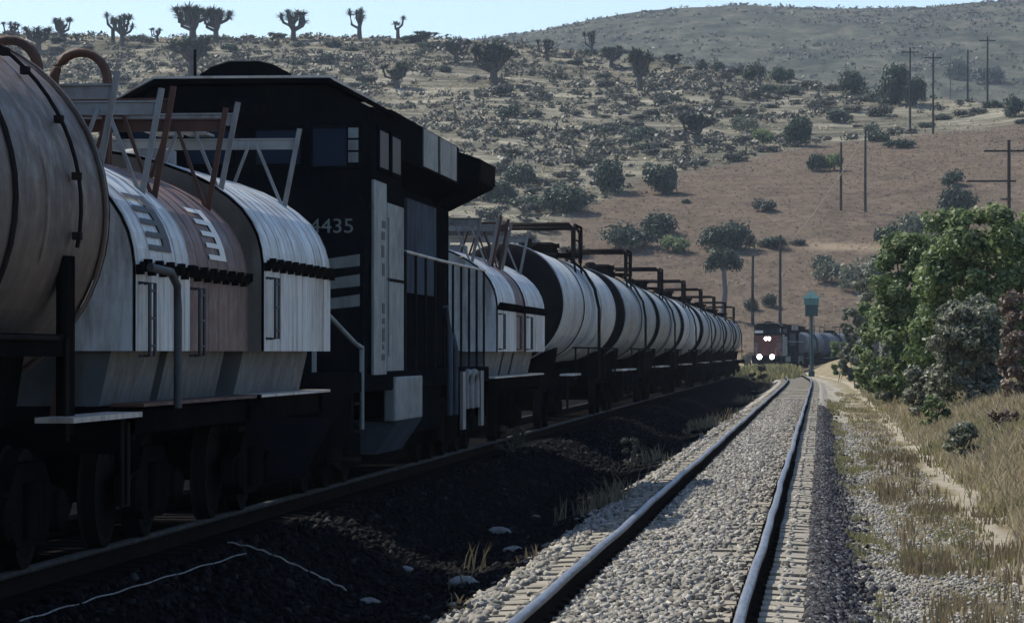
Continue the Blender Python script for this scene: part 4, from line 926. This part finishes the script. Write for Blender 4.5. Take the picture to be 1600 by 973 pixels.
scrub_mass('far_hill_scrub', 14000, 900, 2150, -.2, .1, 1.1, 'leaf_scrub', 0, 25, 7, .7)

# roadside trees and shrubs on the right, each with its own clumps
def shrub(name, px, py, D, wpx, hpx, label, cat, material, seed, k=26, per=260, leaf=.11, depth=None, trunk=True, group=None, lean=0):
    p = at(px, py, D); p.z = Hs(p.x, p.y); s = D / FPX; W = wpx * s / 2; Hh = max((CAMZ + (550 - (py - hpx)) * s) - p.z, .5); dp = depth or W
    r = np.random.default_rng(seed); cs = []; rs = []
    for i in range(k):
        th = r.uniform(0, 6.283); q = r.uniform(.15, .95) ** .7; z = r.uniform(.06, .94); taper = 1 - max(z - .45, 0) ** 1.6 * 1.1
        cs.append((W * q * taper * math.cos(th) * .85 + lean * z, dp * q * taper * math.sin(th) * .85, Hh * z)); rr = r.uniform(.13, .25) * min(W, Hh * .6); rs.append((rr, rr, rr * .8))
    t = empty(name, p, label, cat, group)
    V, F, tn = leaves(cs, rs, per, leaf, seed + 3, up=.5); link('crown', np_mesh('crown', V, F, tn), t, M[material])
    b = MB(); rr_ = random.Random(seed)
    for q in range(5 if trunk else 3):
        c0 = cs[rr_.randrange(k)]; b.tube([(rr_.uniform(-.15, .15), rr_.uniform(-.15, .15), -.15), (c0[0] * .35, c0[1] * .35, c0[2] * .5), c0], [.09 if trunk else .03, .06 if trunk else .02, .015], 6)
    b.build('trunk', 'bark', t); return t
shrub('roadside_tree', 1525, 640, 118, 225, 325, 'tall bright green tree on the right bank', 'tree', 'leaf_green', 1, 110, 210, .13, group='roadside greenery')
shrub('roadside_tree', 1425, 640, 132, 150, 285, 'leafy green tree left of the tallest roadside tree', 'tree', 'leaf_green', 2, 90, 190, .13, group='roadside greenery')
shrub('roadside_tree', 1600, 620, 128, 130, 295, 'green tree cut by the right edge of the picture', 'tree', 'leaf_green', 12, 80, 190, .13, group='roadside greenery')
shrub('roadside_shrub', 1512, 648, 100, 140, 195, 'grey green shrub with pale leaf tips in front of the tall tree', 'shrub', 'leaf_grey', 3, 80, 190, .09, trunk=False, group='roadside greenery')
shrub('roadside_shrub', 1440, 660, 104, 70, 90, 'small grey shrub at the foot of the roadside trees', 'shrub', 'leaf_grey', 4, 40, 130, .08, trunk=False, group='roadside greenery')
shrub('dry_brush', 1596, 660, 90, 80, 220, 'dry reddish brown brush at the right edge', 'shrub', 'leaf_dry', 5, 60, 160, .08, trunk=False, group='roadside greenery')
shrub('roadside_shrub', 1372, 608, 165, 90, 150, 'green shrub between the track and the roadside trees', 'shrub', 'leaf_green', 6, 70, 150, .13, trunk=False, group='roadside greenery')
shrub('roadside_shrub', 1398, 630, 140, 70, 120, 'dusty grey shrub below the leafy green tree', 'shrub', 'leaf_grey', 7, 60, 140, .11, trunk=False, group='roadside greenery')
shrub('roadside_shrub', 1335, 592, 215, 60, 120, 'far grey green shrub closest to the signal post', 'shrub', 'leaf_grey', 8, 50, 120, .16, trunk=False, group='roadside greenery')
shrub('roadside_shrub', 1352, 603, 185, 34, 44, 'small bright green shrub low beside the track', 'shrub', 'leaf_green', 9, 12, 160, .12, trunk=False, group='roadside greenery')
shrub('roadside_shrub', 1312, 584, 262, 36, 62, 'most distant low shrub right of the rails', 'shrub', 'leaf_green', 10, 12, 150, .2, trunk=False, group='roadside greenery')
shrub('roadside_shrub', 1370, 480, 230, 90, 100, 'hazy grey shrub top behind the green shrubs', 'shrub', 'leaf_grey', 11, 50, 120, .18, trunk=False, group='roadside greenery')

shrub('low_shrub', 1505, 722, 66, 84, 62, 'low grey green bush in the dry grass right of the path', 'shrub', 'leaf_grey', 21, 26, 110, .05, trunk=False, group='roadside greenery')
shrub('low_shrub', 1572, 700, 74, 70, 60, 'low dry bush in the grass at the right edge', 'shrub', 'leaf_dry', 22, 22, 110, .05, trunk=False, group='roadside greenery')
shrub('low_shrub', 1462, 668, 92, 56, 50, 'small green bush where the path meets the roadside trees', 'shrub', 'leaf_green', 23, 22, 110, .06, trunk=False, group='roadside greenery')
def blades(name, X, Y, hgt, per, m_, seed, spread=.08, wid=.006, lean=.35, Z=None):
    g = np.random.default_rng(seed); X = np.repeat(X, per); Y = np.repeat(Y, per); hh = np.repeat(hgt, per) * g.uniform(.45, 1.15, len(X)); k = len(X)
    X = X + g.normal(0, spread, k); Y = Y + g.normal(0, spread * 1.5, k); Zb = H(X, Y) - .01; a = g.uniform(0, 6.283, k); ln = g.uniform(.05, lean, k) * hh
    dx, dy = np.cos(a), np.sin(a); w_ = wid * g.uniform(.7, 1.5, k) * (1 + Y / 60); b0 = np.stack([X, Y, Zb], -1); sd = np.stack([w_, w_ * .2, 0 * w_], -1)
    m1 = b0 + np.stack([dx * ln * .4, dy * ln * .4, hh * .6], -1); tp = b0 + np.stack([dx * ln, dy * ln, hh], -1)
    V = np.stack([b0 - sd, b0 + sd, m1 + sd * .8, m1 - sd * .8, tp + sd * .15, tp - sd * .15], 1).reshape(-1, 3)
    i = np.arange(k)[:, None] * 6; F = np.concatenate([i + np.array([0, 1, 2, 3]), i + np.array([3, 2, 4, 5])], 0)
    return tag(link(name, np_mesh(name, V, F, np.repeat(g.normal(.5, .22, k).clip(0, 1), 6)), None, M[m_]), kind='stuff')
def pts(k, x0, x1, y0, y1, thr=None, seed=0, s=2.0):
    g = np.random.default_rng(seed); X = g.uniform(x0, x1, k); Y = y0 * (y1 / y0) ** g.random(k)
    if thr is not None:                         # grass grows in irregular patches round random centres
        m_ = max(int(k * .035), 8); cx = g.uniform(x0, x1, m_); cy = y0 * (y1 / y0) ** g.random(m_); rr = g.uniform(.06, .22, m_) * (1 + cy / 60)
        i = g.integers(0, m_, k); X = np.clip(cx[i] + g.normal(0, 1, k) * rr[i], x0, x1 + .3); Y = np.maximum(cy[i] + g.normal(0, 1, k) * rr[i] * 4.0, y0)
        lone = g.random(k) < .3; X = np.where(lone, g.uniform(x0, x1, k), X); Y = np.where(lone, y0 * (y1 / y0) ** g.random(k), Y)
    return X, Y, g
X, Y, g = pts(500, .34, .60, 21, 160, .15, 31, 1.4); blades('verge_grass', X, Y, g.uniform(.04, .13, len(X)), 10, 'grass', 1, .05, .004)
X, Y, g = pts(850, .88, 1.9, 21, 190, .30, 32, .9); blades('dry_verge_grass', X, Y, g.uniform(.03, .13, len(X)), 7, 'straw', 2, .07, .005)
X, Y, g = pts(420, .95, 1.9, 22, 190, .45, 33, .8); blades('green_verge_grass', X, Y, g.uniform(.03, .13, len(X)), 8, 'grass', 3, .07, .005)
X, Y, g = pts(260, .95, 1.85, 24, 120, .5, 37, .7); blades('brown_weeds', X, Y, g.uniform(.06, .24, len(X)), 10, 'weed', 8, .07, .005)
X, Y, g = pts(6000, 2.48, 6.5, 30, 210, -.2, 34, 1.1); blades('tall_dry_grass', X, Y, g.uniform(.06, .38, len(X)), 12, 'straw', 4, .15, .0045, .9)
X, Y, g = pts(1800, 2.4, 6.0, 40, 210, .25, 35, 1.2); blades('tall_green_grass', X, Y, g.uniform(.08, .34, len(X)), 12, 'grass', 5, .16, .005, .9)
X, Y, g = pts(110, -4.0, -2.85, 30, 260, .35, 36, 1.8); blades('ditch_weeds', X, Y, g.uniform(.08, .40, len(X)), 8, 'weed', 6, .07, .005, .5)
X, Y, g = pts(150, -3.3, -2.8, 21.5, 23.5, None, 38); blades('corner_grass', X, Y, g.uniform(.05, .26, len(X)), 8, 'grass', 7, .05, .004, .5)
X, Y, g = pts(900, -6.5, -2.6, 262, 350, None, 39); blades('far_verge_grass', X, Y, g.uniform(.3, .9, len(X)), 10, 'grass', 9, .4, .02, .6)

# dark saplings, cable and rocks in the shade between the tracks
for i, (px, py, D, w_, h_, lab) in enumerate(((1184, 606, 175, 34, 34, 'dark sapling beside the far rails near the end of the train'), (800, 745, 56, 60, 60, 'dry weed clump at the shadow edge left of the rails'), (985, 725, 64, 50, 50, 'brown weed clump in the shade beside the left rail'))):
    q = on_z(px, py, -.45); shrub('weed_clump', px, py, (q - Vector((0, 0, CAMZ))).dot(F_), w_, h_, lab, 'weeds', 'leaf_scrub', 60 + i, 16, 110, .022 + .06 * (i == 0), trunk=False)
for cable_px, rad, cm, lab in (([(356, 847), (385, 852), (412, 860), (440, 872), (470, 886), (500, 900), (522, 911), (542, 921)], .008, 'edge', 'thin pale cable curving across the shaded ditch'),
                               ([(30, 970), (90, 952), (150, 934), (210, 916), (270, 898), (330, 880), (386, 863)], .006, 'steel_grey', 'faint grey wire lying along the ditch below the near tank car')):
    pp = []
    for x, y in cable_px:
        q = on_z(x, y, -.3); z = Hs(q.x, q.y)
        for _ in range(25): q = on_z(x, y, z + .05); z = z * .5 + Hs(q.x, q.y) * .5
        pp.append((q.x, q.y, z + .05))
    pa = np.array(pp); tt = np.arange(len(pa)); t2 = np.linspace(0, len(pa) - 1, 40)
    pp = np.stack([np.interp(t2, tt, pa[:, j]) + .006 * np.sin(t2 * (5 + j)) for j in range(3)], 1).tolist()
    tag(MB().tube(pp, rad, 6).build('cable', cm), lab, 'cable')
for i, (x, y, s, lab) in enumerate(((778, 836, .16, 'pale rock lying upper left in the shaded ditch'), (802, 862, .13, 'small pale rock near the left rail in the shade'), (724, 916, .17, 'rounded grey rock in the ditch near the bottom'), (578, 943, .11, 'flat pale stone right of the cable end'), (632, 834, .10, 'small grey stone in the middle of the ditch'), (836, 812, .07, 'tiny stone nearest the left rail shade'))):
    q = on_z(x, y, -.5); z = Hs(q.x, q.y); q = on_z(x, y, z); r = random.Random(i); b = MB(); n_ = 9
    prof = [(-.5, .001), (-.42, .6), (-.1, 1.0), (.25, .82), (.48, .4), (.55, .001)]
    b.lathe_z([(a * s * .7, c * s) for a, c in prof], 0, 0, n_); b.v = [(vx * (1 + r.uniform(-.2, .2)), vy * (1 + r.uniform(-.2, .2)), vz * (1 + r.uniform(-.15, .15))) for vx, vy, vz in b.v]
    o = b.build('rock', 'rock'); o.location = (q.x, q.y, Hs(q.x, q.y) + s * .2); tag(o, lab, 'rock', 'rocks in the ditch')

# ------------------------------------------------------------------ the air
hz = MB().box(-1700, 1700, -75, 3300, -4.0, 420).build('haze', 'black'); hz.data.materials.clear()
m = bpy.data.materials.new('thin haze'); m.use_nodes = True; m.node_tree.nodes.clear()
vo = m.node_tree.nodes.new('ShaderNodeVolumePrincipled'); vo.inputs['Color'].default_value = (.72, .84, 1, 1); vo.inputs['Density'].default_value = .00010; vo.inputs['Anisotropy'].default_value = .1
ou = m.node_tree.nodes.new('ShaderNodeOutputMaterial'); m.node_tree.links.new(vo.outputs[0], ou.inputs['Volume'])
hz.data.materials.append(m); tag(hz, kind='stuff')
